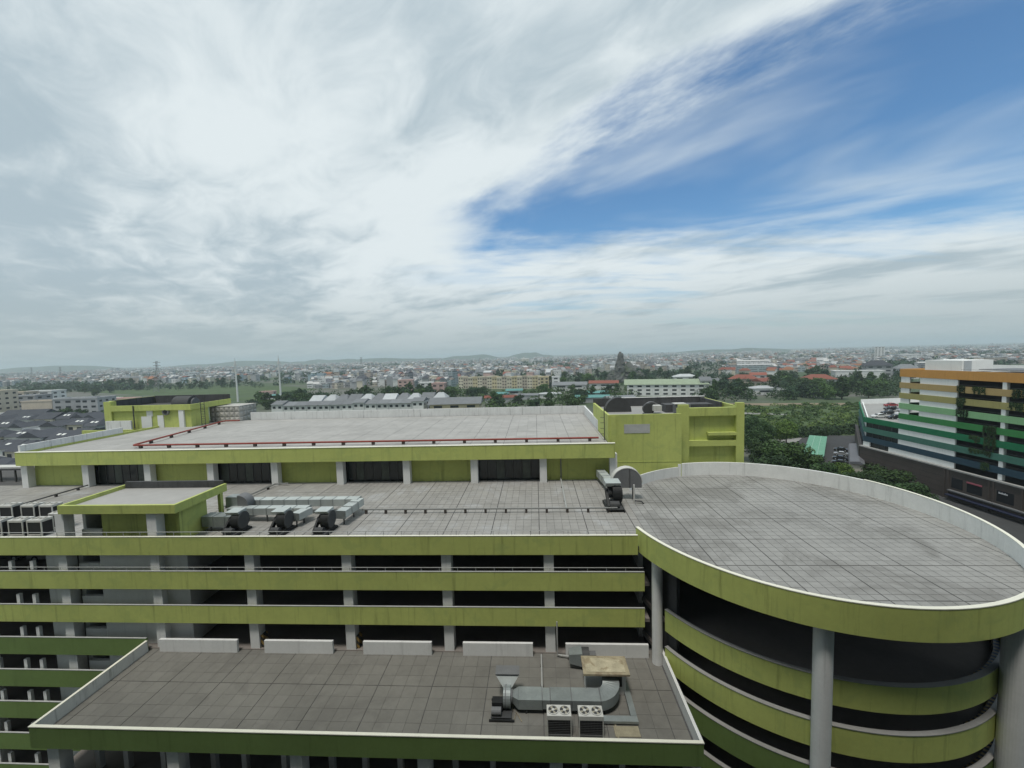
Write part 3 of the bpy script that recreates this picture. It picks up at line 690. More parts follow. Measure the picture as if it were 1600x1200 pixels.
def condenser(W=1.45, Dp=1.0, H=1.55):
    t = thing('condenser', 'x', 'ac unit', (0, 0, 0))
    part('coil_core', G().box(-W / 2 + 0.05, W / 2 - 0.05, -Dp / 2 + 0.05, Dp / 2 - 0.05, 0.2, H - 0.2), BLACK, t)
    part('top_hood', G().box(-W / 2, W / 2, -Dp / 2, Dp / 2, H - 0.2, H), CABW, t)
    for sx in (-1, 1):
        for sy in (-1, 1):
            part('frame_post', G().box(sx * W / 2 - 0.04 * (1 + sx), sx * W / 2 + 0.04 * (1 - sx), sy * Dp / 2 - 0.04 * (1 + sy), sy * Dp / 2 + 0.04 * (1 - sy), 0.0, H - 0.202), CABW, t)
    part('base_rail', G().box(-W / 2 + 0.09, W / 2 - 0.09, -Dp / 2 + 0.005, -Dp / 2 + 0.045, 0.12, 0.22), CABW, t)
    for sx in (-1, 1): fan_top(t, sx * W / 4, 0, H + 0.003, 0.33)
    return t
proto = condenser()
rows = [(-46.15, 35.0, 'front-row condenser beside the green stair hut, white top and dark grilles', 'right'), (-48.0, 35.0, 'second front-row condenser from the green stair hut', ''), (-50.1, 35.0, 'third front-row condenser, partly cut by the left picture edge', ''),
        (-49.9, 38.9, 'back-row condenser nearest the green stair hut', ''), (-51.9, 38.9, 'second back-row condenser from the green stair hut', ''), (-54.3, 38.9, 'third back-row condenser at the left picture edge', ''),
        (-46.0, 36.6, 'condenser half hidden behind the front one beside the hut wall', '')]
for i, (x, y, lab, _) in enumerate(rows):
    c = proto if i == 0 else copy_tree(proto)
    c.location = (x, y, D); props(c, lab, 'ac unit', 'condensers on the deck')
# walkway truss at the far left of the deck
fr = thing('pipe_rack', 'low metal pipe rack at the far left of the deck', 'rack', (-74, 52.0, D))
for i in range(5):
    part('leg', G().box(-4 + 2.2 * i - 0.08, -4 + 2.2 * i + 0.08, -0.08, 0.08, 0, 1.6), DGREY, fr)
part('beam', G().box(-5, 5.4, -0.1, 0.1, 1.603, 1.8), DGREY, fr); part('tray', G().box(-5, 5.4, 0.3, 1.6, 1.7, 1.95), CABW, fr)

# ------------------------------------------------------------------ ducts
def duct(name, label, path, w, h, mat, step=1.25, legs=True, zbase=None, group=None, top=None):
    """rectangular duct made of flanged sections along a poly-line (x, y, z centre)"""
    t = thing(name, label, 'duct', (path[0][0], path[0][1], zbase), group=group); O = Vector(t.location)
    for (a, b) in zip(path[:-1], path[1:]):
        a, b = Vector(a), Vector(b); d = b - a; L = d.length; n = max(1, round(L / step)); ang = math.atan2(d.y, d.x)
        for i in range(n):
            l = L / n; c = a + d * ((i + 0.5) / n)
            g = G().box(-l / 2 + 0.012, l / 2 - 0.012, -w / 2, w / 2, -h / 2, h / 2)
            o = part('duct_section', g, mat, t); o.location = c - O; o.rotation_euler = (0, 0, ang)
            fl = part('flange', G().box(l / 2 - 0.03, l / 2 + 0.008, -w / 2 - 0.035, w / 2 + 0.035, -h / 2 - 0.035, h / 2 + 0.035), GALV_D, o)
        if legs:
            for i in range(max(2, n // 2)):
                c = a + d * ((i + 0.5) / max(2, n // 2))
                part('leg', G().box(c.x - 0.05, c.x + 0.05, c.y - w / 2 + 0.02, c.y - w / 2 + 0.12, zbase, c.z - h / 2 - 0.04), DGREY, t, True)
    return t
duct('air_duct', 'long silver duct from stair hut, bending to the right-hand fan', [(-30.6, 40.0, D + 1.15), (-18.0, 40.0, D + 1.15), (-18.35, 36.6, D + 1.05)], 0.95, 0.7, GALV, zbase=D)
duct('air_duct', 'second silver duct bending to the middle fan', [(-30.2, 38.1, D + 1.0), (-22.2, 38.1, D + 1.0), (-22.6, 36.4, D + 0.95)], 0.85, 0.65, GALV, zbase=D)
duct('air_duct', 'short boxy duct against the stair hut side, left of the fans', [(-30.9, 36.0, D + 0.95), (-27.6, 36.0, D + 0.9)], 1.1, 0.95, GALV_D, zbase=D)
el = thing('duct_elbow', 'round-backed duct elbow rising beside the stair hut canopy', 'duct', (-29.6, 38.9, D))
part('elbow_riser', G().box(-1.2, 0.6, -0.5, 0.5, 1.2, 2.2), GALV_D, el)
part('elbow_bend', G().extr([(0.0, 0.85), (0.0, 2.35)] + [(0.1 + 0.95 * math.cos(R(t)), 1.5 + 0.85 * math.sin(R(t))) for t in range(80, -91, -14)], 1, -0.52, 0.52), MGREY, el)
part('elbow_support', G().box(-0.9, 0.5, -0.4, 0.4, 0, 1.197), DGREY, el)

def blower(name, label, loc, s=1.0, rz=0.0, body=BLACK, hoodm=GALV, flip=1):
    """belt-driven centrifugal fan: scroll, inlet hood, slanted belt guard, motor, skid"""
    t = thing(name, label, 'fan', loc, rz, group='duct fans on the deck')
    sc_ = lambda *a: [x * s for x in a]
    g = G(); ring0, ring1 = [], []
    for i in range(28):
        a = 2 * math.pi * i / 28; rr = (0.62 + 0.16 * (i / 28)) * s
        ring0.append((-0.28 * s, rr * math.cos(a), 1.0 * s + rr * math.sin(a))); ring1.append((0.30 * s, rr * math.cos(a), 1.0 * s + rr * math.sin(a)))
    g.loft([ring0, ring1]); part('scroll_housing', g, body, t)
    part('scroll_cheek', G().cyl((0.303 * s, 0, 1.0 * s), 0.66 * s, 0.05 * s, 'x', 24), DGREY, t)
    part('inlet_cone', G().cyl((-0.55 * s, 0, 1.0 * s), 0.44 * s, 0.26 * s, 'x', 20, 0.36 * s), DGREY, t)
    part('outlet_hood', G().extr([(-0.55 * s, 1.78 * s), (0.5 * s, 1.80 * s), (0.5 * s, 1.50 * s), (-0.35 * s, 1.50 * s)], 0, -0.75 * s, 0.27 * s), hoodm, t)
    part('belt_guard', G().extr([(-0.15 * s, 1.25 * s), (0.25 * s, 1.05 * s), (-0.85 * s, 0.18 * s), (-1.10 * s, 0.42 * s)], 0, -0.72 * s, -0.57 * s), body, t)
    part('motor', G().cyl((-0.55 * s, -0.85 * s, 0.42 * s), 0.24 * s, 0.62 * s, 'x', 14), DGREY, t)
    for x in (-0.75, 0.35): part('skid_rail', G().box(x * s - 0.06, x * s + 0.06, -1.25 * s, 0.8 * s, 0.0, 0.16 * s), BLACK, t)
    part('skid_plate', G().box(-0.7 * s, 0.3 * s, -1.2 * s, 0.75 * s, 0.163 * s, 0.22 * s), DGREY, t)
    part('scroll_stand', G().extr([(-0.6 * s, 0.222 * s), (0.6 * s, 0.222 * s), (0.35 * s, 0.6 * s), (-0.35 * s, 0.6 * s)], 0, -0.25 * s, 0.26 * s), body, t)
    return t
blower('duct_fan', 'black belt-driven fan nearest the stair hut', (-27.2, 35.4, D), 1.15)
blower('duct_fan', 'middle one of the three black duct fans', (-23.0, 35.5, D), 1.15)
blower('duct_fan', 'rightmost of the three black fans, at the long silver duct', (-19.0, 35.5, D), 1.15)
blower('duct_fan', 'large black fan beside the white curved wall', (7.75, 41.2, D), 1.45)
duct('air_duct', 'short silver duct dropping to the black fan by the curved wall', [(7.5, 49.6, D + 1.0), (7.9, 45.6, D + 1.0), (8.0, 42.6, D + 1.1)], 0.95, 0.8, GALV, zbase=D)
hd = thing('duct_bend', 'big half-round grey duct bend with white rim by the curved wall', 'duct', (9.25, 43.2, D))
prof = [(1.5 * math.cos(R(t)), 1.85 + 1.5 * math.sin(R(t))) for t in range(0, 181, 9)]
part('bend_body', G().extr(prof + [(-1.5, 1.3), (1.5, 1.3)], 1, -0.35, 0.45), MGREY, hd)
part('bend_rim', G().extr([(1.58 * math.cos(R(t)), 1.85 + 1.58 * math.sin(R(t))) for t in range(0, 181, 9)] + [(1.505 * math.cos(R(t)), 1.85 + 1.505 * math.sin(R(t))) for t in range(180, -1, -9)], 1, -0.38, 0.48), CABW, hd)
part('bend_seam', G().box(0.25, 0.31, -0.41, -0.352, 1.3, 3.3), DGREY, hd)
for x in (-0.9, 0.6): part('leg', G().box(x, x + 0.1, -0.1, 0.1, 0, 1.297), DGREY, hd)
vp = thing('standpipe', 'thin white standpipe next to the fan at the curved wall', 'pipe', (9.75, 42.0, D))
part('pipe', G().tube([(0, 0, 0), (0, 0, 1.9)], 0.09, 8), CABW, vp); part('valve', G().tube([(0, 0, 0.25), (0.7, -0.25, 0.25), (0.9, -0.3, 0.02)], 0.07, 8), DGREY, vp)

# ================================================================== TERRACE EQUIPMENT
def ac_unit(name, label, x0, x1, y0, y1, z, h):
    W, Dp = x1 - x0, y1 - y0
    t = thing(name, label, 'ac unit', ((x0 + x1) / 2, (y0 + y1) / 2, z), group='twin-fan outdoor units on the terrace')
    part('coil_core', G().box(-W / 2 + 0.04, W / 2 - 0.04, -Dp / 2 + 0.05, Dp / 2 - 0.04, 0.16, h - 0.28), BLACK, t)
    part('top_case', G().box(-W / 2, W / 2, -Dp / 2, Dp / 2, h - 0.28, h), CABW, t)
    for sx in (-1, 1):
        for sy in (-1, 1): part('frame_post', G().box(sx * W / 2 - 0.03 * (1 + sx), sx * W / 2 + 0.03 * (1 - sx), sy * Dp / 2 - 0.03 * (1 + sy), sy * Dp / 2 + 0.03 * (1 - sy), 0, h - 0.282), CABW, t)
    for j in range(8): part('grille_slat', G().box(-W / 2 + 0.065, W / 2 - 0.065, -Dp / 2 + 0.012, -Dp / 2 + 0.04, 0.24 + j * 0.115, 0.256 + j * 0.115), DGREY, t)
    for j in range(7): part('grille_bar', G().box(-W / 2 + 0.18 + j * (W - 0.36) / 6 - 0.008, -W / 2 + 0.18 + j * (W - 0.36) / 6 + 0.008, -Dp / 2 + 0.002, -Dp / 2 + 0.011, 0.18, h - 0.29), DGREY, t)
    part('base_pan', G().box(-W / 2 + 0.07, W / 2 - 0.07, -Dp / 2 + 0.005, Dp / 2 - 0.005, 0.06, 0.155), MGREY, t)
    for sx in (-1, 1): fan_top(t, sx * W * 0.24, 0.0, h + 0.003, 0.355)
    return t
ac_unit('outdoor_unit', 'left twin-fan outdoor unit in front of the grey terrace duct', 0.22, 1.77, 25.0, 25.85, TZ, 1.42)
ac_unit('outdoor_unit', 'right twin-fan outdoor unit beside the plywood sheet', 2.24, 3.80, 25.0, 25.85, TZ, 1.42)
shaft = thing('vent_shaft', 'pale blockhouse with rust-stained flat lid on the terrace', 'shaft', (4.5, 28.85, TZ))
part('shaft_wall', G().box(-1.42, 1.42, -0.42, 0.6, 0, 1.78), WHITE, shaft)
part('lid', G().box(-1.62, 1.62, -0.95, 0.85, 1.783, 1.92), RUST, shaft, label='rust-stained concrete lid')
part('lid_screed', G().box(-1.4, 1.35, -0.75, 0.62, 1.923, 1.945), M('pale_lid_screed', (0.42, 0.38, 0.27), 0.85, 0.35, 1.6, dark=((0.22, 0.17, 0.10), 1.1, 0.5, 0.7)), shaft)
part('louvre', G().box(0.0, 1.15, -0.46, -0.423, 0.6, 1.6), BLACK, shaft)
dt = thing('terrace_duct', 'weathered grey duct from terrace blower, curving into the pale blockhouse', 'duct', (0.5, 27.0, TZ))
def dsec(g, n='duct_section', m=GALV_D): return part(n, g, m, dt, True)
zc0, zc1 = TZ + 0.35, TZ + 1.05
dsec(G().loft([[(-2.15, 26.95, TZ + 0.55), (-2.15, 27.45, TZ + 0.55), (-2.15, 27.45, TZ + 1.0), (-2.15, 26.95, TZ + 1.0)], [(-1.7, 26.6, zc0), (-1.7, 27.75, zc0), (-1.7, 27.75, zc1), (-1.7, 26.6, zc1)]]), 'duct_taper')
for i, (a, b) in enumerate(((-1.69, -0.05), (-0.04, 0.5), (0.51, 1.95), (1.96, 3.9))):
    sh_ = 0.03 if i == 1 else 0.0
    dsec(G().box(a, b, 26.6 + sh_, 27.75 - sh_, zc0 + sh_, zc1 - sh_))
    dsec(G().box(b - 0.035, b + 0.0, 26.56, 27.79, zc0 - 0.04, zc1 + 0.04), 'flange', MGREY)
# elbow: outer curve, then back into the shaft wall
eg = G(); rings = []
for t_ in range(0, 91, 10):
    a = R(t_); cx, cy = 3.92, 28.05
    i_ = (cx + 0.3 * math.sin(a), cy - 0.3 * math.cos(a)); o_ = (cx + 1.45 * math.sin(a), cy - 1.45 * math.cos(a))
    lift = 0.30 * (t_ / 90)
    rings.append([(i_[0], i_[1], zc0 + lift), (o_[0], o_[1], zc0 + lift), (o_[0], o_[1], zc1 + lift), (i_[0], i_[1], zc1 + lift)])
eg.loft(rings); dsec(eg, 'duct_elbow')
dsec(G().box(4.22, 5.37, 28.06, 28.42, zc0 + 0.3, zc1 + 0.3))
for x in (-1.2, 0.9, 3.0): part('leg', G().box(x, x + 0.08, 26.65, 26.73, TZ, zc0 - 0.045), DGREY, dt, True)
bl = thing('terrace_blower', 'grey blower with square funnel hood at the left end of the terrace duct', 'fan', (-2.55, 27.1, TZ))
part('scroll_housing', G().cyl((-0.18, 0.1, 0.78), 0.68, 0.5, 'x', 26), GALV_D, bl)
part('scroll_band', G().cyl((-0.06, 0.1, 0.78), 0.70, 0.07, 'x', 26), MGREY, bl)
part('inlet_collar', G().cyl((0.323, 0.1, 0.78), 0.42, 0.12, 'x', 20), MGREY, bl)
part('funnel_hood', G().loft([[(-0.2, 0.35, 1.15), (0.35, 0.35, 1.15), (0.35, 0.8, 1.25), (-0.2, 0.8, 1.25)], [(-0.75, 0.75, 1.75), (0.85, 0.75, 1.75), (0.85, 1.5, 1.85), (-0.75, 1.5, 1.85)]]), GALV, bl)
part('funnel_rim', G().box(-0.8, 0.9, 0.70, 1.55, 1.852, 1.9), MGREY, bl)
part('motor', G().cyl((-0.95, -0.75, 0.45), 0.24, 0.65, 'x', 14), MGREY, bl)
part('motor_box', G().box(-0.95, -0.2, -0.55, 0.0, 0.2, 0.85), BLACK, bl)
for y in (-1.1, 0.6): part('skid_rail', G().box(-1.1, 0.6, y - 0.05, y + 0.05, 0.0, 0.14), BLACK, bl)
part('skid_plate', G().box(-1.0, 0.4, -1.0, 0.5, 0.143, 0.19), DGREY, bl)
part('brace', G().tube([(0.55, -1.1, 0.05), (0.7, -0.4, 0.05), (1.1, -1.1, 0.05)], 0.03, 6), RUST, bl)
ct = thing('cable_tray', 'grey cable tray turning the corner beside the blockhouse', 'tray', (5.0, 26.2, TZ))
part('tray_run', G().box(3.95, 6.2, 25.9, 26.35, TZ + 0.12, TZ + 0.3), GALV_D, ct, True)
part('tray_run', G().box(5.8, 6.2, 26.36, 29.2, TZ + 0.12, TZ + 0.3), GALV_D, ct, True)
for (x, y) in ((4.3, 26.0), (5.9, 26.0), (5.9, 28.3)): part('foot', G().box(x, x + 0.12, y, y + 0.12, TZ, TZ + 0.117), DGREY, ct, True)
single('plywood_sheet', G().box(-0.8, 0.8, -0.38, 0.38, 0.0, 0.05).box(-0.7, -0.6, -0.5, 0.5, 0.051, 0.07), PLY, 'weathered plywood sheet lying by the terrace outdoor units', 'plywood', loc=(5.35, 25.45, TZ + 0.005), rz=0.02)
pipe_run('terrace_pipe', 'pale pipe from the back column to the terrace duct', [(-0.05, 32.0, TZ + 0.2), (-0.05, 27.85, TZ + 0.2)], 0.07, RAILM, [(-0.05, 31, TZ), (-0.05, 29, TZ)], 0.13)
pipe_run('terrace_pipe', 'pipe hugging the back column above the terrace', [(1.25, 32.0, TZ + 3.0), (1.25, 32.0, TZ + 0.25), (2.6, 31.75, TZ + 0.22)], 0.06, RAILM, [(2.2, 31.8, TZ)], 0.16)
d2 = thing('terrace_fan', 'small grey fan and duct stub behind the blockhouse', 'fan', (3.1, 31.1, TZ))
part('duct_stub', G().loft([[(-1.0, -0.4, 0.5), (-1.0, 0.4, 0.5), (-1.0, 0.4, 1.2), (-1.0, -0.4, 1.2)], [(0.0, -0.5, 0.3), (0.0, 0.5, 0.3), (0.0, 0.5, 1.35), (0.0, -0.5, 1.35)]]), GALV_D, d2)
part('fan_casing', G().cyl((0.01, 0, 0.85), 0.6, 0.55, 'x', 20), DGREY, d2)
part('fan_motor', G().box(0.57, 1.1, -0.25, 0.25, 0.6, 1.1), MGREY, d2)
part('stand', G().box(-0.1, 0.5, -0.35, 0.35, 0.0, 0.3), DGREY, d2)
# ================================================================== STRIPED CAR PARK on the right
SB = [('orange', (0.60, 0.305, 0.085)), ('tan', (0.44, 0.320, 0.140)), ('olive', (0.37, 0.335, 0.130)), ('pale green', (0.250, 0.470, 0.240)),
      ('mid green', (0.045, 0.225, 0.065)), ('deep green', (0.012, 0.165, 0.070)), ('teal', (0.060, 0.170, 0.130)), ('navy', (0.022, 0.055, 0.082))]
SBM = [M('band_' + n.replace(' ', '_'), c, 0.6, 0.10, 0.3, streak=0.15) for n, c in SB]
SWHITE = M('striped_white_wall', (0.82, 0.83, 0.81), 0.7, 0.06, 0.4, streak=0.12)
BROWN = M('brown_cladding', (0.075, 0.062, 0.055), 0.6, 0.2, 0.3)
SHOP = M('shop_glass', (0.02, 0.022, 0.025), 0.15, 0.2, 0.5)
PINK = M('pink_sign', (0.35, 0.10, 0.13), 0.5, 0.1, 1.0)
SIGNW = M('white_sign_face', (0.70, 0.72, 0.75), 0.5, 0.1, 1.0)
BLUES = M('blue_awning', (0.018, 0.022, 0.050), 0.6, 0.2, 0.5)
sb = thing('striped_car_park', 'tall car park with orange, olive, green and teal horizontal stripes', 'building', (105.5, 126.0, 0), math.atan2(-0.9986, 0.053))
tops = [32.9, 29.05, 26.05, 23.05, 20.05, 17.1, 14.0, 11.0]; hts = [2.2, 1.6, 1.6, 1.6, 1.55, 1.6, 1.6, 1.6]
LA, LB = 15.6, 46.0                              # blank stretch of the facade, then the open decks
def fb(b0, b1, d0, d1, z0, z1):
    """block on the open stretch: b along it, d outwards"""
    return G().box(LA + b0, LA + b1, -d1, -d0, z0, z1)
for k in range(8):
    x0 = 0.0 if k < 5 else -12.0
    z1, z0 = tops[k], tops[k] - hts[k]
    part('stripe_band', G().box(x0, LA + 0.2, -0.12, 0.2, z0, z1), SBM[k], sb, label=SB[k][0] + ' stripe band')
    part('stripe_band', fb(0.22, LB, -0.2, 0.12, z0, z1), SBM[k], sb, label=SB[k][0] + ' stripe band on the open face')
    if k < 5: part('end_band', G().box(-0.12, 0.2, 0.21, 24, z0, z1), SBM[k], sb)
    part('floor_slab', G().box(0.25, LA + LB, 0.25, 22, z0 - 0.02, z0 + 0.25), SLAB, sb)
    y0, y1 = (tops[k + 1], z0) if k < 7 else (7.96, z0)
    if k < 4:
        part('white_wall', G().box(5.9, LA, 0.02, 0.4, y0 + 0.002, y1 - 0.002), SWHITE, sb)
        part('white_wall', G().box(0.3, 2.9, 0.02, 0.4, y0 + 0.002, y1 - 0.002), SWHITE, sb)
    else: part('white_wall', G().box(-3.0 if k == 7 else 0.0, LA, 0.02, 0.4, y0 + 0.002, y1 - 0.002), SWHITE, sb)
    for b_ in (9.6, 21.0, 32.4): part('white_column', fb(b_, b_ + 0.85, -0.75, 0.0, y0 + 0.002, y1 - 0.002), SWHITE, sb)
    rl = part('guard_rail', fb(0.3, LB, -0.35, -0.31, z1 + 0.35, z1 + 0.40), MGREY, sb)
part('inner_wall', G().box(0.5, LA + LB, 8.0, 8.4, 0, 30.5), INNER, sb)
part('penthouse', G().box(6.2, 15.6, 0.9, 8.7, 32.65, 35.5), SWHITE, sb)
part('penthouse_panel', G().box(15.603, 15.7, 1.3, 3.2, 32.65, 35.4), M('grey_panel', (0.42, 0.45, 0.47), 0.7, 0.1, 0.5), sb)
part('roof_deck', G().box(0.25, LA + LB, 0.25, 22, 32.2, 32.5), CONC, sb)
part('roof_parapet', G().box(0.25, LA + LB, 21.0, 21.3, 32.503, 33.6), SWHITE, sb)
for i in range(6): part('solar_rack', G().box(17.5 + 3.2 * i, 20.3 + 3.2 * i, 3.0, 12.0, 33.2, 33.35), MGREY, sb)
# brown ground floor with shop fronts
part('base_wall', G().box(-12.0, LA, -0.9, 0.0, 0, 7.6), BROWN, sb)
part('base_wall', fb(0.01, LB, 0.13, 0.9, 0, 7.59), BROWN, sb)
part('base_cornice', G().box(-12.3, LA, -1.1, 0.0, 7.603, 7.95), CONC, sb)
part('base_cornice', fb(0.01, LB, 0.13, 1.1, 7.6, 7.94), CONC, sb)
for s_ in (LA - 1.6, LA - 0.6): part('base_pier', G().box(s_, s_ + 0.5, -1.05, -0.902, 0, 7.55), BROWN, sb)
for b_ in (8.6, 9.5, 15.0): part('base_pier', fb(b_, b_ + 0.35, 0.902, 1.05, 0, 7.55), BROWN, sb)
for j in range(5): part('cladding_joint', G().box(-12.0, LA - 1.7, -0.915, -0.902, 1.2 + 1.4 * j, 1.25 + 1.4 * j), BLACK, sb)
for j in range(7): part('cladding_joint', fb(0.3, LB, 0.902, 0.915, 6.0 + 0.2 * j, 6.05 + 0.2 * j), BLACK, sb)
for b_, w_, lab in ((0.5, 2.6, 'first dark shop window'), (4.1, 3.3, 'shop window with pink sign'), (10.4, 3.3, 'shop window with white lettering'), (16.4, 3.0, 'dark shop window at the right')):
    wn = part('shop_window', fb(b_, b_ + w_, 0.903, 0.96, 3.2, 5.8), SHOP, sb, label=lab)
    if 'pink' in lab: part('shop_sign', fb(b_, b_ + w_, 0.963, 1.1, 5.45, 5.8), PINK, wn)
    if 'lettering' in lab:
        for i in range(9): part('letter_stroke', fb(b_ + 0.4 + i * 0.2, b_ + 0.53 + i * 0.2, 0.963, 1.0, 5.1, 5.1 + (0.38 if i % 3 == 0 else 0.26)), SIGNW, wn)
part('ledge', fb(0.1, LB, 0.905, 1.6, 2.3, 2.6), MGREY, sb)
part('awning', fb(0.2, LB, 0.905, 2.4, 1.3, 1.5), BLUES, sb)
# lower wing with a parking deck on top
part('wing_deck', G().prism([(-0.02, 0.25), (-11.9, 0.25), (-48.5, 29.1), (-50, 60), (-0.02, 60)], 15.7, 16.05), CONC, sb)
for z in (12.6, 9.6): part('wing_floor', G().prism([(-0.02, 0.3), (-11.7, 0.3), (-48.2, 29.4), (-49.5, 60), (-0.02, 60)], z - 0.3, z), SLAB, sb)
for k in (5, 6, 7):
    z1 = tops[k]; z0 = z1 - hts[k]
    part('end_band', G().prism([(-12.0, 0.0), (-48.7, 28.9), (-48.5, 29.15), (-11.8, 0.25)], z0, z1), SBM[k], sb)
part('wing_end_wall', G().prism([(-11.8, 0.6), (-48.3, 29.3), (-48.1, 29.55), (-11.6, 0.85)], 0, 15.6), SWHITE, sb)
part('end_base', G().prism([(-12.6, -0.8), (-49.4, 28.2), (-48.75, 28.85), (-12.05, -0.05)], 0, 7.6), BROWN, sb)
wg = part('wing_glazing', G().box(-11.6, -0.1, 0.6, 0.7, 7.96, 15.6), GLASS, sb)
for i in range(6): part('mullion', G().box(-11.5 + 2.2 * i, -11.35 + 2.2 * i, 0.5, 0.598, 7.96, 15.6), DGREY, wg)
part('wing_white_pier', G().box(-12.0, -9.6, 0.02, 0.45, 7.96, 9.38), SWHITE, sb)
part('wing_parapet', G().prism([(-48.7, 29.6), (-50.2, 60), (-49.9, 60), (-48.4, 29.6)], 16.06, 18.0), SWHITE, sb)
part('wing_parapet', G().prism([(-11.9, 1.0), (-48.2, 29.8), (-48.0, 30.05), (-11.7, 1.25)], 16.06, 17.1), SWHITE, sb)

# ------------------------------------------------------------------ leaf helper used for all greenery
def leafmat(name, c, rnd=0.35):
    m = bpy.data.materials.new(name); m.use_nodes = True
    T = NT(m.node_tree); b = m.node_tree.nodes['Principled BSDF']
    geo = T.n('ShaderNodeNewGeometry'); oi = T.n('ShaderNodeObjectInfo')
    k = T.ramp(geo.outputs['Random Per Island'], 0, 1, 1 - rnd, 1 + rnd, False)
    k2 = T.ramp(oi.outputs['Random'], 0, 1, 0.62, 1.38, False)
    kk = T.m('MULTIPLY', k, k2)
    base = T.mix(1.0, c4(c), T.comb(kk, kk, T.m('MULTIPLY', kk, 0.9)), 'MULTIPLY')
    T.link(base, b.inputs['Base Color']); b.inputs['Roughness'].default_value = 0.7
    b.inputs['Specular IOR Level'].default_value = 0.2
    b.inputs['Transmission Weight'].default_value = 0.0
    MATS[name] = m; return m
LEAF = [leafmat('leaf_dark', (0.030, 0.060, 0.022)), leafmat('leaf_mid', (0.045, 0.085, 0.026)), leafmat('leaf_fresh', (0.070, 0.120, 0.028)), leafmat('leaf_blue', (0.028, 0.058, 0.032)), leafmat('leaf_scrub', (0.052, 0.098, 0.028), 0.45), leafmat('leaf_scrub_pale', (0.085, 0.130, 0.038), 0.45)]
BARK = M('bark', (0.085, 0.065, 0.05), 0.9, 0.3, 2.0)
def leaf(g, p, nrm, s, rnd):
    n = Vector(nrm) + Vector((rnd.gauss(0, .45), rnd.gauss(0, .45), rnd.gauss(0, .45)))
    if n.length < 1e-3: n = Vector((0, 0, 1))
    n.normalize(); a = n.orthogonal().normalized(); a.rotate(Matrix.Rotation(rnd.uniform(0, 6.28), 3, n)); b = n.cross(a)
    s1, s2 = s * rnd.uniform(.7, 1.3), s * rnd.uniform(.5, 1.0); p = Vector(p)
    g.add([p - a * s1, p + b * s2 * .8 + a * s1 * .2, p + a * s1, p - b * s2 * .8 + a * s1 * .1], [(0, 1, 2, 3)])
def crown(seed, H, Rw, n, ls, lobes, base=0.28):
    """uneven crown: leaf-sized faces clustered on several offset lobes, gaps between"""
    rnd = random.Random(seed); g = G(); L = []
    for i in range(lobes):
        a = rnd.uniform(0, 6.28); rr = Rw * rnd.uniform(0.15, 0.68); z = H * rnd.uniform(base + 0.14, 0.86)
        r = Rw * rnd.uniform(0.28, 0.52) * (1.0 - 0.25 * abs(z / H - 0.55))
        L.append((Vector((rr * math.cos(a), rr * math.sin(a), z)), r, rnd.uniform(.65, .95)))
    L.append((Vector((0, 0, H * 0.62)), Rw * 0.55, 0.8)); L.append((Vector((rnd.uniform(-.2, .2) * Rw, rnd.uniform(-.2, .2) * Rw, H * 0.82)), Rw * 0.36, 0.8))
    W = [r * r for _, r, _ in L]
    for i in range(n):
        c, r, fl = rnd.choices(L, W)[0]
        d = Vector((rnd.gauss(0, 1), rnd.gauss(0, 1), rnd.gauss(0.25, 1))).normalized()
        k = r * (rnd.uniform(0.75, 1.08) if rnd.random() < 0.8 else rnd.uniform(0.3, 0.8))
        leaf(g, c + Vector((d.x * k, d.y * k, d.z * k * fl)), d, ls, rnd)
    return g, L
def trunk(seed, H, r, L):
    rnd = random.Random(seed); g = G()
    g.tube([(0, 0, 0), (rnd.uniform(-.1, .1), rnd.uniform(-.1, .1), H * .2), (0, 0, H * .4), (rnd.uniform(-.3, .3), 0, H * .62)], [r, r * .8, r * .6, r * .3], 7)
    for c, rr, _ in L[:5]: g.tube([(0, 0, H * .3), tuple(c * .55 + Vector((0, 0, H * .2))), tuple(c)], [r * .45, r * .3, r * .1], 5)
    return g
TV = {}
def tree_variant(key, seed, H, Rw, n, ls, lobes, mi, base=0.28):
    g, L = crown(seed, H, Rw, n, ls, lobes, base)
    TV[key] = (g.mesh('crown', LEAF[mi]), trunk(seed, H, 0.03 * H, L).mesh('trunk', BARK))
for i in range(3): tree_variant('near%d' % i, 20 + i, 10.0, 5.0, 5200, 0.30, 16, (1, 0, 2)[i])
for i in range(6): tree_variant('far%d' % i, 40 + i, (9.0, 8.0, 10.0, 7.5, 9.0, 12.0)[i], (5.2, 5.8, 5.0, 6.0, 5.4, 4.2)[i], 700, 0.66, 12, (0, 3, 1, 1, 3, 0)[i], 0.02)
tree_variant('tall0', 60, 14.0, 4.0, 600, 0.8, 10, 3, 0.1)
def tree(key, x, y, s, label, group, sz=None):
    t = thing('tree', label, 'tree', (x, y, 0), random.uniform(0, 6.28), group)
    cm, tm = TV[key]; sz = sz or s
    inst('trunk', tm, t, scale=(s, s, sz)); inst('crown', cm, t, scale=(s, s, sz))
    return t
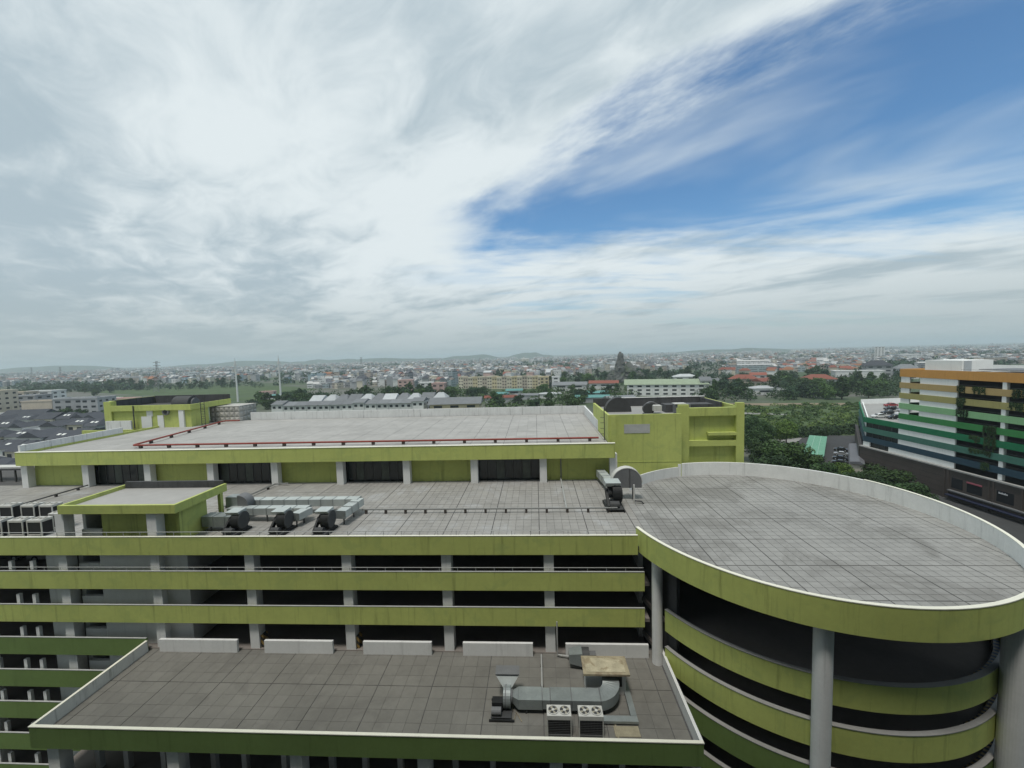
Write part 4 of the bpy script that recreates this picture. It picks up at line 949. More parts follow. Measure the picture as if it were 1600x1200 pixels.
# hanging plants on the stripes of the right-hand car park
def hanging(b_, z, w, h, label, mi=0):
    rnd = random.Random(int(b_ * 10 + z)); g = G()
    for c_ in range(int(w / 0.30) + 1):
        x = -w / 2 + 0.30 * c_ + rnd.uniform(-.1, .1); hh = h * rnd.uniform(.35, 1.0)
        for i in range(int(46 * hh)):
            leaf(g, (x + rnd.gauss(0, .10), -0.06 - abs(rnd.gauss(0, .10)), 0.2 - rnd.random() * hh), (0, -1, .2), 0.11, rnd)
    o = single('hanging_plant', g, LEAF[mi], label, 'plant', 'plants hanging over the stripes')
    o.matrix_world = sb_mw @ Matrix.Translation((LA + b_, -0.12, z)); return o
bpy.context.view_layer.update(); sb_mw = sb.matrix_world.copy()
for (b_, z, w, h, lab) in ((1.0, 29.05, 1.5, 2.4, 'dark plant trailing over the tan stripe beside the corner'), (5.0, 29.05, 2.4, 1.9, 'plant fringe trailing over the middle of the tan stripe'),
        (1.2, 26.05, 2.0, 3.2, 'plant trailing from the olive stripe beside the corner'), (1.6, 23.1, 2.6, 3.0, 'plant curtain over the pale green stripe'),
        (7.7, 20.1, 2.4, 3.6, 'plant curtain over the mid green stripe left of the white column'), (4.6, 17.1, 2.2, 1.8, 'plant fringe over the deep green stripe'),
        (7.9, 17.3, 2.2, 3.6, 'long plant over the deep green stripe by the white column'), (4.9, 14.0, 2.8, 1.6, 'low plant fringe over the teal stripe'), (7.3, 14.0, 1.2, 1.6, 'small plant tuft over the teal stripe'),
        (7.2, 11.1, 1.7, 2.2, 'plant spilling over the navy stripe'), (12.9, 29.1, 2.2, 2.2, 'plant fringe on the tan stripe at the right edge'), (12.6, 26.1, 2.6, 2.2, 'plant fringe on the olive stripe at the right edge')):
    hanging(b_, z, w, h, lab)

# ================================================================== CARS
def car_proto(paint, name='parked_car'):
    t = thing(name, 'x', 'car')
    prof = [(-2.1, 0.30), (-2.15, 0.62), (-2.0, 0.86), (-1.1, 0.95), (-0.55, 1.42), (0.75, 1.45), (1.45, 0.98), (2.05, 0.90), (2.12, 0.55), (2.08, 0.30)]
    rings = []
    for y, k, dz_ in ((-0.86, 0.94, 0.0), (-0.80, 1.0, 0.0), (0.80, 1.0, 0.0), (0.86, 0.94, 0.0)):
        rings.append([(x * (0.985 if abs(y) > .82 else 1), y * (0.86 if z > 1.2 else 1.0), 0.3 + (z - 0.3) * (0.96 if abs(y) > .82 else 1)) for x, z in prof])
    part('body', G().loft(rings), paint, t)
    for sy in (-1, 1):
        part('side_window', G().add([(-0.95, sy * 0.87, 0.97), (1.28, sy * 0.87, 0.97), (0.72, sy * 0.76, 1.37), (-0.5, sy * 0.76, 1.36)], [(0, 1, 2, 3)]), GLASS, t)
    part('windscreen', G().add([(-1.08, -0.7, 0.985), (-1.08, 0.7, 0.985), (-0.60, 0.64, 1.40), (-0.60, -0.64, 1.40)], [(0, 1, 2, 3)]), GLASS, t)
    part('rear_window', G().add([(1.42, -0.7, 1.02), (1.42, 0.7, 1.02), (0.82, 0.64, 1.44), (0.82, -0.64, 1.44)], [(0, 1, 2, 3)]), GLASS, t)
    for x in (-1.32, 1.30):
        for sy in (-1, 1):
            wl = part('wheel', G().cyl((x, sy * 0.88 - 0.1 * (1 + sy), 0.32), 0.32, 0.2, 'y', 14), BLACK, t)
            part('rim', G().cyl((x, sy * 0.885 - 0.01 * (1 + sy) + 0.0, 0.32), 0.19, 0.02, 'y', 10), GALV, wl)
    for sy in (-1, 1):
        part('headlight', G().box(-2.16, -2.05, sy * 0.6 - 0.15, sy * 0.6 + 0.15, 0.66, 0.78), CABW, t)
        part('tail_light', G().box(2.04, 2.12, sy * 0.62 - 0.14, sy * 0.62 + 0.14, 0.72, 0.86), PINK, t)
    return t
CARP = [M('car_white', (0.70, 0.71, 0.71), 0.3, 0.03, 1, spec=0.5), M('car_black', (0.02, 0.02, 0.022), 0.25, 0.1, 1, spec=0.5), M('car_silver', (0.42, 0.43, 0.44), 0.35, 0.05, 1, metal=0.4), M('car_red', (0.28, 0.03, 0.03), 0.3, 0.05, 1)]
protos = [car_proto(p) for p in CARP]; used = [False] * 4
def car(ci, loc, rz, label, group):
    t = protos[ci] if not used[ci] else copy_tree(protos[ci]); used[ci] = True
    t.location = loc; t.rotation_euler = (0, 0, rz); props(t, label, 'car', group); return t
def sbp(s, t_, z): return tuple(sb_mw @ Vector((s, t_, z)))
ang = sb.rotation_euler[2]
for (ci, s, t_, lab) in ((0, -15.5, 8.0, 'white car at the near edge of the striped wing deck'), (1, -12.5, 10.5, 'black car beside the white one on the wing deck'), (2, -8.0, 10.0, 'silver car beside the striped tower on the wing deck'),
                         (1, -22.0, 17.0, 'dark car in the middle of the wing deck'), (0, -19.0, 19.0, 'white car behind the black one on the wing deck'), (3, -40.0, 34.0, 'dark red car by the far parapet of the wing deck'), (1, -31.0, 26.0, 'black car toward the back of the wing deck'), (2, -27.0, 27.0, 'silver car toward the back of the wing deck')):
    car(ci, sbp(s, t_, 16.055), ang + 1.45, lab, 'cars on the striped wing deck')
car(2, (-46.6, 36.5, bt[1] - 0.975), 0.05, 'silver car behind the top left parapet opening of the green garage', 'cars inside the green garage')
car(1, (-51.5, 36.6, bt[1] - 0.975), 0.0, 'dark car at the far left inside the green garage top floor', 'cars inside the green garage')

# ================================================================== PARKING LOT, CANOPY AND SHED behind the round deck
TEALR2 = M('green_sheet_rib', (0.30, 0.46, 0.37), 0.55, 0.1, 0.4)
TEALR = M('green_sheet_roof', (0.130, 0.340, 0.225), 0.55, 0.12, 0.4)
cn = thing('green_canopy', 'long pale green ribbed parking canopy', 'canopy', (106.3, 162.5, 0), math.atan2(34, 24) )
part('roof_sheet', G().box(-20, 20, -3.0, 3.0, 2.5, 2.6), TEALR, cn)
for i in range(21): part('roof_rib', G().box(-20 + 2.0 * i - 0.09, -20 + 2.0 * i + 0.09, -3.0, 3.0, 2.603, 2.68), TEALR2, cn)
for i in range(2): part('roof_ridge', G().box(-20, 20, -1.05 + 2.1 * i - 0.07, -1.05 + 2.1 * i + 0.07, 2.685, 2.74), TEALR2, cn)
for i in range(5):
    for sy in (-2.6, 2.6): part('post', G().box(-19 + 9.5 * i - 0.08, -19 + 9.5 * i + 0.08, sy - 0.08, sy + 0.08, 0, 2.497), RAILM, cn)
flat('parking_lot', [(95, 140), (104, 138), (134, 180), (122, 183)], 0.11, ASPH)
for i in range(7):
    x, y = 95.5 + 1.2 * i, 139.4 - 0.2 * i
    single('lot_bollard', G().cyl((0, 0, 0), 0.25, 0.75, 'z', 10).cyl((0, 0, 0.75), 0.25, 0.18, 'z', 10, 0.1), WHITE, 'white bollard in the row closing the parking lot', 'bollard', 'bollards at the lot edge', loc=(x, y, 0.11))
for (x, y, ci, lab) in ((106.5, 150, 1, 'black car nearest the grey shed in the ground lot'), (111, 156, 2, 'silver car in the middle of the ground lot row'), (115.5, 162.5, 1, 'black car at the far end of the ground lot row'), (102.5, 144.5, 1, 'dark car at the near end of the ground lot row')):
    car(ci, (x, y, 0.115), R(-35), lab, 'cars in the ground lot')
SHEDR = M('shed_grey_roof', (0.14, 0.145, 0.16), 0.7, 0.12, 0.4)
shd = thing('long_shed', 'long low shed with grey roof and cream side beside the parking lot', 'shed', (107.6, 144.4, 0), math.atan2(26, 18.5))
part('wall', G().box(-15, 15, -1.5, 1.7, 0, 3.4), M('shed_cream_wall', (0.50, 0.47, 0.40), 0.8, 0.1, 0.5), shd)
part('roof', G().extr([(-1.9, 3.403), (2.0, 3.403), (1.7, 4.0), (-0.6, 4.3)], 0, -15.5, 15.5), SHEDR, shd)
shd.location = (107.6, 144.4, 0)

# ================================================================== TREES near the right
NT_ = [(77, 150, 1.14, 1.2, 'near1', 'dark tree at the right edge of the green stair tower'), (73, 135, 1.18, 1.0, 'near0', 'rounded tree right of the green stair tower'), (75, 128, 1.5, 1.2, 'near0', 'broad bright tree left of the green canopy'), (62, 112, 1.35, 1.15, 'near1', 'dark tree just over the curved wall by the stair tower'),
       (79, 126, 1.2, 0.9, 'near0', 'low tree at the near corner of the green canopy'), (65, 108, 1.15, 0.98, 'near1', 'dark tree over the curved wall below the broad bright tree'), (75, 112, 0.95, 0.95, 'near1', 'dark tree over the curved wall below the green canopy'),
       (84, 118, 0.8, 0.8, 'near2', 'small fresh tree before the parking lot bollards'), (81, 110, 0.9, 0.75, 'near1', 'small dark tree over the curved wall below the shed'), (85, 107, 1.2, 0.68, 'near1', 'spreading low tree before the brown base wall'),
       (91, 112, 1.3, 0.78, 'near0', 'largest rounded tree before the brown base wall'), (87, 101, 1.1, 0.74, 'near1', 'dark low tree at the right, before the brown base wall'), (101, 172, 1.0, 1.1, 'near2', 'bright yellow-green tree beside the path'),
       (90, 168, 0.85, 1.15, 'near1', 'dark slim tree left of the bright yellow-green tree'), (121, 183, 0.6, 0.45, 'near1', 'small bush-like tree at the far end of the canopy'), (96, 190, 0.9, 0.95, 'near1', 'tree at the left end of the field edge'), (84, 160, 1.0, 0.9, 'near0', 'medium tree by the pale path')]
for x, y, s, z_, k, lab in NT_: tree(k, x, y, s, lab, 'trees round the parking lot', z_)
# hedge-like scrub filling the field on the right: nobody could count it
def scrub(name, label, spots, n, ls, mi, hmax):
    g = G(); rnd = random.Random(len(spots))
    for (x, y, r, h) in spots:
        for i in range(n):
            a = rnd.uniform(0, 6.28); d = Vector((rnd.gauss(0, 1), rnd.gauss(0, 1), abs(rnd.gauss(0, 1)))).normalized()
            leaf(g, (x + d.x * r, y + d.y * r, d.z * h), d, ls, rnd)
    return single(name, g, LEAF[mi], label, 'shrubs', kind='stuff')
rnd = random.Random(11); sp = []
while len(sp) < 330:
    y = rnd.uniform(196, 298); x = y * rnd.uniform(0.46, 0.79)
    if abs(x - (108 + (296 - y) * 0.45)) < 6 and y > 252: continue
    sp.append((x, y, rnd.uniform(1.4, 3.6), rnd.uniform(0.5, 1.9)))
scrub('field_scrub', 'low green scrub covering the field beyond the parking lot', sp[:190], 60, 0.55, 4, 2)
scrub('field_scrub', 'fresher green scrub patches in the field beyond the parking lot', sp[190:], 50, 0.55, 5, 2)
hed = [(rnd.uniform(0, 1), rnd.uniform(-2, 2)) for _ in range(90)]
scrub('field_hedge', 'dark hedge along the near edge of the field', [(64 + 90 * t + o, 178 + 22 * t + o, 3.0, rnd.uniform(2.5, 4.5)) for t, o in hed], 90, 0.6, 0, 4)
# ================================================================== TOWN
HWALL = [M('house_wall_%s' % n, c, 0.85, 0.14, 0.3, streak=0.3, rnd=0.12) for n, c in (('white', (0.60, 0.61, 0.60)), ('cream', (0.56, 0.52, 0.42)), ('grey', (0.34, 0.35, 0.36)), ('beige', (0.45, 0.40, 0.33)), ('pink', (0.48, 0.34, 0.31)), ('blue', (0.33, 0.42, 0.47)), ('yellow', (0.50, 0.44, 0.29)))]
WN = ['white', 'cream', 'grey', 'beige', 'pink', 'pale blue', 'yellow']
HROOF = [M('roof_%s' % n, c, 0.8, 0.15, 0.4, rnd=0.15) for n, c in (('slate', (0.055, 0.060, 0.072)), ('grey', (0.17, 0.18, 0.19)), ('red', (0.215, 0.075, 0.052)), ('teal', (0.10, 0.24, 0.23)), ('pale', (0.40, 0.42, 0.43)), ('green', (0.23, 0.28, 0.20)), ('rust', (0.26, 0.12, 0.065)))]
RN = ['dark slate', 'grey', 'red tiled', 'teal sheet', 'pale flat', 'mossy green', 'rusty brown']
WIN = M('window_dark', (0.03, 0.035, 0.04), 0.2, 0.2, 1.0)
SKYL = M('skylight_white', (0.68, 0.69, 0.66), 0.5, 0.1, 1.0)
def um(name, g): return g.mesh(name, [])
U_BOX = G().box(-.5, .5, -.5, .5, 0, 1, bottom=False)
U_HIP = G().add([(-.55, -.56, 0), (.55, -.56, 0), (.55, .56, 0), (-.55, .56, 0), (-.22, 0, 1), (.22, 0, 1)], [(0, 1, 5, 4), (1, 2, 5), (2, 3, 4, 5), (3, 0, 4), (3, 2, 1, 0)])
U_GAB = G().add([(-.54, -.56, 0), (.54, -.56, 0), (.54, .56, 0), (-.54, .56, 0), (-.54, 0, 1), (.54, 0, 1)], [(0, 1, 5, 4), (2, 3, 4, 5), (1, 2, 5), (3, 0, 4), (3, 2, 1, 0)])
U_PAR = G().box(-.52, .52, -.52, -.44, 0, 1).box(-.52, .52, .44, .52, 0, 1).box(-.52, -.44, -.439, .439, 0, 1).box(.44, .52, -.439, .439, 0, 1).box(-.439, .439, -.439, .439, 0, .15)
_c = {}
def umesh(kind, g, mat):
    k = (kind, mat.name)
    if k not in _c: _c[k] = g.mesh(kind, mat)
    return _c[k]
def house(x, y, w_, d_, h, rz, roof, wi, ri, label, group=None, win=0, name='house', cat='house', rh=None, skyl=0, storeys=None):
    t = thing(name, label, cat, (x, y, 0), rz, group)
    inst('wall', umesh('wall', U_BOX, HWALL[wi]), t, scale=(w_, d_, h))
    g = {'hip': U_HIP, 'gable': U_GAB, 'flat': U_PAR}[roof]
    rh = rh or (0.9 if roof == 'flat' else 0.30 * d_)
    inst('roof', umesh('roof_' + roof, g, HROOF[ri] if roof != 'flat' else HWALL[wi]), t, (0, 0, h + 0.003), scale=(w_, d_, rh))
    if win:
        st_ = storeys or max(1, int(h / 3.4)); wm = umesh('window', G().box(-.5, .5, -.5, .5, -.5, .5), WIN)
        for j in range(st_):
            for i in range(win):
                inst('window', wm, t, (-w_ / 2 + w_ * (i + .5) / win, -d_ / 2, h / st_ * (j + .55)), scale=(w_ / win * .5, 0.12, 1.5))
        nd = max(1, int(d_ / 5)); sx = -1 if x > 0 else 1
        for j in range(st_):
            for i in range(nd): inst('window', wm, t, (sx * w_ / 2, -d_ / 2 + d_ * (i + .5) / nd, h / st_ * (j + .55)), scale=(0.12, d_ / nd * .4, 1.4))
    if skyl:
        sm_ = umesh('skylight', G().box(-.6, .6, -.4, .4, 0, .12), SKYL)
        for k in range(skyl):
            sl = math.atan2(rh, d_ * .56)
            inst('skylight', sm_, t, ((k - (skyl - 1) / 2) * 2.6, -d_ * 0.27, h + rh * 0.53), (sl, 0, 0), (1.3, 1.7, 1.0))
    return t
rnd = random.Random(5)
# --- dark-roofed terraces at the left, rows one behind another
rowi = 0
ordn = ['nearest', 'second', 'third', 'fourth', 'fifth', 'sixth']
for y0, hh in ((106, 7.6), (130, 8.0), (156, 8.2), (183, 8.2), (212, 8.4), (240, 8.6)):
    x = -1.50 * y0; end = -1.13 * y0 if y0 > 130 else -0.98 * y0; k = 0
    while x < end:
        w_ = rnd.uniform(8.0, 13.0); kind = rnd.random(); yy = y0 + rnd.uniform(-2, 2); place = '%s row at left' % ordn[rowi]
        if kind < 0.22:
            house(x + w_ / 2, yy, w_ - 0.8, 11, hh + rnd.uniform(-2.5, .5), -0.06, 'flat', 0, 4, 'flat white house between dark roofs in the ' + place, 'dark-roofed terrace rows at the left', win=2)
        elif kind < 0.42:
            house(x + w_ / 2, yy, 12, w_ - 0.4, hh + rnd.uniform(-.6, .6), -0.06 + math.pi / 2, 'gable', rnd.choice((0, 0, 2)), rnd.choice((0, 0, 1)), 'gable-fronted house with dark roof in the ' + place, 'dark-roofed terrace rows at the left', win=0, rh=rnd.uniform(2.2, 3.2))
        else:
            ns = rnd.choice((0, 1, 2, 2))
            house(x + w_ / 2, yy, w_ - 0.2, rnd.uniform(10, 13), hh + rnd.uniform(-.8, .8), -0.06, 'hip' if kind < .75 else 'gable', rnd.choice((0, 0, 2, 1)), 0,
                  'dark slate-roofed house with %s skylight%s in the %s' % (('no', 'one', 'two')[ns], '' if ns == 1 else 's', place), 'dark-roofed terrace rows at the left', win=2, skyl=ns, rh=rnd.uniform(2.4, 3.6))
        x += w_ + (rnd.uniform(1.5, 4) if rnd.random() < .3 else 0); k += 1
    rowi += 1
# --- blocks behind them
for (x, y, w_, d_, h, roof, wi, ri, win, lab) in (
    (-464, 366, 26, 14, 18.3, 'flat', 0, 4, 2, 'white four-storey block with black windows at the far left'), (-468, 350, 20, 12, 18.6, 'flat', 3, 4, 3, 'beige-grey block joined to the white block at the left'),
    (-386, 304, 22, 12, 14.1, 'flat', 3, 4, 0, 'windowless beige block below the white one at the left'), (-420, 300, 14, 16, 23.0, 'flat', 1, 4, 2, 'tall cream house at the left picture edge'),
    (-354, 300, 22, 14, 16.0, 'flat', 2, 4, 3, 'grey concrete block left of the plant room'), (-335, 299, 12, 16, 16.2, 'flat', 2, 0, 2, 'dark narrow block against the plant room'),
    (-378, 281, 16, 10, 8.0, 'flat', 0, 4, 1, 'small white windowless house among dark roofs'), (-352, 268, 26, 14, 7.5, 'gable', 5, 0, 2, 'low house with blue-grey roof behind dark terraces'),
    (-395, 322, 18, 12, 10, 'gable', 4, 2, 2, 'house with faded red roof between the left blocks'), (-372, 338, 18, 12, 12, 'flat', 0, 4, 3, 'pale house right of the white block'), (-340, 322, 20, 12, 13, 'flat', 4, 6, 2, 'pinkish house with roof terrace behind grey block'),
    (-428, 330, 16, 14, 17, 'flat', 2, 4, 2, 'grey narrow house near the left edge'), (-410, 268, 18, 12, 12, 'flat', 1, 4, 2, 'cream house over the dark terraces at the left edge'), (-330, 340, 16, 10, 9, 'hip', 0, 2, 2, 'small white house with red roof near plant room')):
    house(x, y, w_, d_, h, 0.12, roof, wi, ri, lab, 'blocks behind the dark terraces', win=win, name='block', cat='building')
# --- white row of townhouses peeping over the hall roof
for i in range(13):
    x = -166 + 7.6 * i
    house(x, 262 + 0.15 * i, 7.5, 12, 11.6 + (0.9 if i in (0, 7, 12) else 0), -0.02, 'gable', 0, 1, 'white grey-roofed townhouse in the front row above the hall parapet', 'white row above the hall parapet', win=2, storeys=3, rh=2.0)
for i in range(11):
    house(-150 + 8.5 * i, 281 + rnd.uniform(-2, 2), 8.2, 12, 12.4, 0.0, 'hip' if i % 3 else 'gable', rnd.choice((0, 2)), rnd.choice((1, 4)), 'grey-roofed townhouse in the second row over the hall parapet', 'second row above the hall parapet', win=2)
# --- landmarks in the middle distance
LM = [
 (-51, 262, 31, 15, 10.6, 0.03, 'gable', 6, 1, 3, 'yellow gabled building with grey roof above the hall parapet', 3.6),
 (117, 382, 66, 16, 10.2, -0.23, 'gable', 0, 5, 9, 'long white two-storey building with mossy green roof', 4.4), (150, 377, 9, 18, 13.2, -0.23, 'gable', 0, 1, 2, 'white gabled end pavilion of the long white building', 3.0),
 (70, 430, 28, 14, 9.0, -0.2, 'gable', 0, 2, 3, 'white house with red tiled roof left of the long white building', 2.6),
 (-99, 421, 13, 12, 13.0, 0.0, 'flat', 4, 4, 2, 'pink and white four-storey house with red balconies', None), (-127, 478, 15, 12, 10.5, 0.1, 'flat', 0, 4, 2, 'white house left of the pink four-storey house', None),
 (-160, 505, 18, 12, 12.5, 0.1, 'flat', 4, 6, 3, 'salmon framed house at the edge of the grey roofs', None),
 (-31, 378, 11, 9, 5.2, 0.1, 'gable', 5, 3, 1, 'small pale teal-roofed shed among the trees', 1.4), (-20, 386, 15, 9, 7.2, 0.0, 'gable', 2, 3, 1, 'dark teal-roofed pavilion among the trees', 1.6),
 (13, 378, 19, 10, 4.2, -0.05, 'hip', 0, 4, 0, 'white arched-roof shed behind the trees', 1.2), (-8, 372, 20, 9, 4.0, -0.05, 'gable', 2, 1, 0, 'low grey shed left of the white shed', 1.4),
 (52, 381, 26, 12, 4.0, -0.1, 'gable', 2, 3, 0, 'long shed with pale green sheet roof', 1.6), (46, 341, 26, 12, 4.2, -0.1, 'gable', 2, 3, 0, 'teal-roofed shed nearest the green tower', 1.7), (66, 330, 22, 12, 4.0, 0.2, 'gable', 2, 1, 0, 'grey-roofed shed tucked behind the tower vent', 2.0),
 (36, 438, 34, 16, 7.6, -0.15, 'gable', 0, 1, 2, 'white hall with pale grey roof left of the red-roofed house', 2.8), (22, 455, 8, 9, 15, 0, 'flat', 0, 4, 1, 'narrow white house behind the grey hall', None), (10, 470, 10, 10, 14, 0, 'flat', 6, 6, 2, 'orange-topped narrow house at the end of yellow row', None),
 (-30, 352, 26, 10, 4.4, 0.05, 'gable', 2, 2, 0, 'low brick-red roofed shed behind the yellow gable', 1.8), (-296, 442, 14, 9, 7, 0.2, 'flat', 4, 6, 1, 'peach-coloured cube house near the white masts', None), (-275, 425, 16, 9, 4.5, 0.2, 'gable', 0, 3, 0, 'small blue-roofed shed by the white mast', 1.2),
 (198, 371, 22, 12, 5.6, -0.1, 'hip', 0, 4, 1, 'white arched canopy shed before the right-hand trees', 2.0), (212, 366, 14, 9, 3.6, -0.1, 'flat', 0, 4, 2, 'low white annex right of the arched shed', None), (219, 450, 26, 14, 8.5, -0.5, 'hip', 3, 2, 2, 'large red hip-roofed house among trees right of centre', 4.4), (232, 438, 18, 12, 6.5, 0.5, 'gable', 3, 2, 2, 'lower red-roofed wing among the trees', 3.2),
 (283, 432, 27, 16, 7.8, -0.3, 'hip', 0, 2, 3, 'white villa with bright red hip roof before the far town', 4.6), (352, 475, 42, 16, 12.0, -0.35, 'flat', 0, 4, 0, 'long blank white wall building left of the striped car park', None), (402, 512, 24, 18, 16, -0.4, 'hip', 2, 0, 3, 'grey mansion with dark roofs left of the striped car park', 6.0), (428, 505, 20, 14, 12, -0.4, 'hip', 0, 1, 2, 'white dormered house right of the grey mansion', 5.0),
 (931, 1178, 20, 18, 34, -0.7, 'flat', 0, 4, 3, 'lone white tower block in the far town at the right', None), (178, 505, 26, 12, 9, -0.2, 'hip', 0, 4, 2, 'white villa over the long green-roofed building', 3.0), (260, 500, 16, 12, 9, -0.4, 'gable', 0, 2, 2, 'small white house right of the red wing', 3),
 (185, 455, 20, 12, 7, -0.3, 'gable', 0, 1, 1, 'low grey-roofed house behind the long white building', 2.4), (270, 395, 14, 9, 5, -.2, 'hip', 0, 1, 1, 'white garden house below the red villa', 2)]
for (x, y, w_, d_, h, rz, roof, wi, ri, win, lab, rh) in LM:
    house(x, y, w_, d_, h, rz, roof, wi, ri, lab, None, win=win, rh=rh, name='building' if w_ > 25 else 'house', cat='building' if w_ > 25 else 'house')
# yellow row houses
for i in range(18):
    x = -90 + 6.1 * i
    house(x, 514 - 1.75 * i, 6.0, 14, 13.2 + rnd.uniform(-.5, 1.2), -0.28, 'flat', (1, 3, 1, 6)[i % 4], 4, 'cream-yellow four-storey townhouse in the long yellow row', 'yellow townhouse row', win=2, rh=1.2)
# --- grey-roofed estate in the middle, red-roofed estate at the right, mixed houses elsewhere
count = 0
def estate(n, r0, r1, y0, y1, walls, roofs, kinds, wr, hr, lab, group, rz=0.0, rowstep=None):
    global count
    for i in range(n):
        y = rnd.uniform(y0, y1)
        if rowstep: y = y0 + rowstep * round((y - y0) / rowstep) + rnd.uniform(-2, 2)
        x = y * rnd.uniform(r0, r1); wi, ri = rnd.choice(walls), rnd.choice(roofs); k = rnd.choice(kinds)
        w_ = rnd.uniform(*wr); h = rnd.uniform(*hr)
        house(x, y, w_, rnd.uniform(9, 14), h, rz + rnd.uniform(-.12, .12), k, wi, ri, lab % (WN[wi], RN[ri] if k != 'flat' else 'flat'), group, win=0, rh=None if k == 'flat' else rnd.uniform(2, 4)); count += 1
estate(85, -0.46, -0.12, 545, 900, (0, 2, 2, 1), (0, 0, 1, 1), ('gable', 'hip', 'gable', 'flat'), (6, 11), (10, 14), '%s townhouse with %s roof in the grey estate', 'grey estate', 0.25, 26)
estate(28, -0.12, 0.06, 560, 900, (0, 2, 1, 4), (1, 4, 2, 6), ('gable', 'flat', 'flat'), (6, 12), (9, 15), '%s town house with %s roof behind the yellow row', 'houses behind the yellow row', -0.2)
estate(30, -1.02, -0.5, 720, 1050, (0, 1, 4, 5, 2), (1, 2, 6, 4), ('flat', 'flat', 'gable'), (7, 14), (8, 15), '%s house with %s roof beyond the left field', 'houses beyond the left field')
estate(34, 0.44, 0.74, 560, 860, (0, 1, 3), (2, 2, 2, 6), ('hip', 'gable'), (9, 15), (7, 10), '%s villa with %s roof in the red-roofed estate', 'red-roofed estate', -0.35)
# --- beyond that the town reads as one mass
def M_town(name, cols, roof=False):
    m = bpy.data.materials.new(name); m.use_nodes = True
    T = NT(m.node_tree); b = m.node_tree.nodes['Principled BSDF']; geo = T.n('ShaderNodeNewGeometry')
    cr = T.n('ShaderNodeValToRGB'); cr.color_ramp.interpolation = 'CONSTANT'
    while len(cr.color_ramp.elements) < len(cols): cr.color_ramp.elements.new(0.5)
    for i, c in enumerate(cols): cr.color_ramp.elements[i].position = i / len(cols); cr.color_ramp.elements[i].color = c4(c)
    T.link(geo.outputs['Random Per Island'], cr.inputs[0]); col = cr.outputs[0]
    if not roof:
        px, py, pz = T.sep(geo.outputs['Position'])
        a = T.m('GREATER_THAN', T.m('FRACT', T.m('DIVIDE', pz, 3.3)), 0.50)
        bb = T.m('GREATER_THAN', T.noise(T.comb(px, py, T.m('FLOOR', T.m('DIVIDE', pz, 3.3))), 0.45, 2, 0.5), 0.47)
        col = T.mix(T.m('MULTIPLY', T.m('MULTIPLY', a, bb), 0.65), col, c4((0.05, 0.055, 0.06)))
    T.link(col, b.inputs['Base Color']); b.inputs['Roughness'].default_value = 0.85; return m
TW = M_town('town_walls', [(0.60, 0.61, 0.60), (0.36, 0.37, 0.38), (0.52, 0.48, 0.40), (0.24, 0.25, 0.26), (0.46, 0.47, 0.47), (0.38, 0.33, 0.29), (0.65, 0.66, 0.66), (0.30, 0.36, 0.38)])
TR = M_town('town_roofs', [(0.15, 0.16, 0.17), (0.26, 0.27, 0.27), (0.21, 0.10, 0.08), (0.36, 0.37, 0.37), (0.10, 0.105, 0.12), (0.20, 0.17, 0.14), (0.19, 0.22, 0.23), (0.45, 0.45, 0.44)], True)
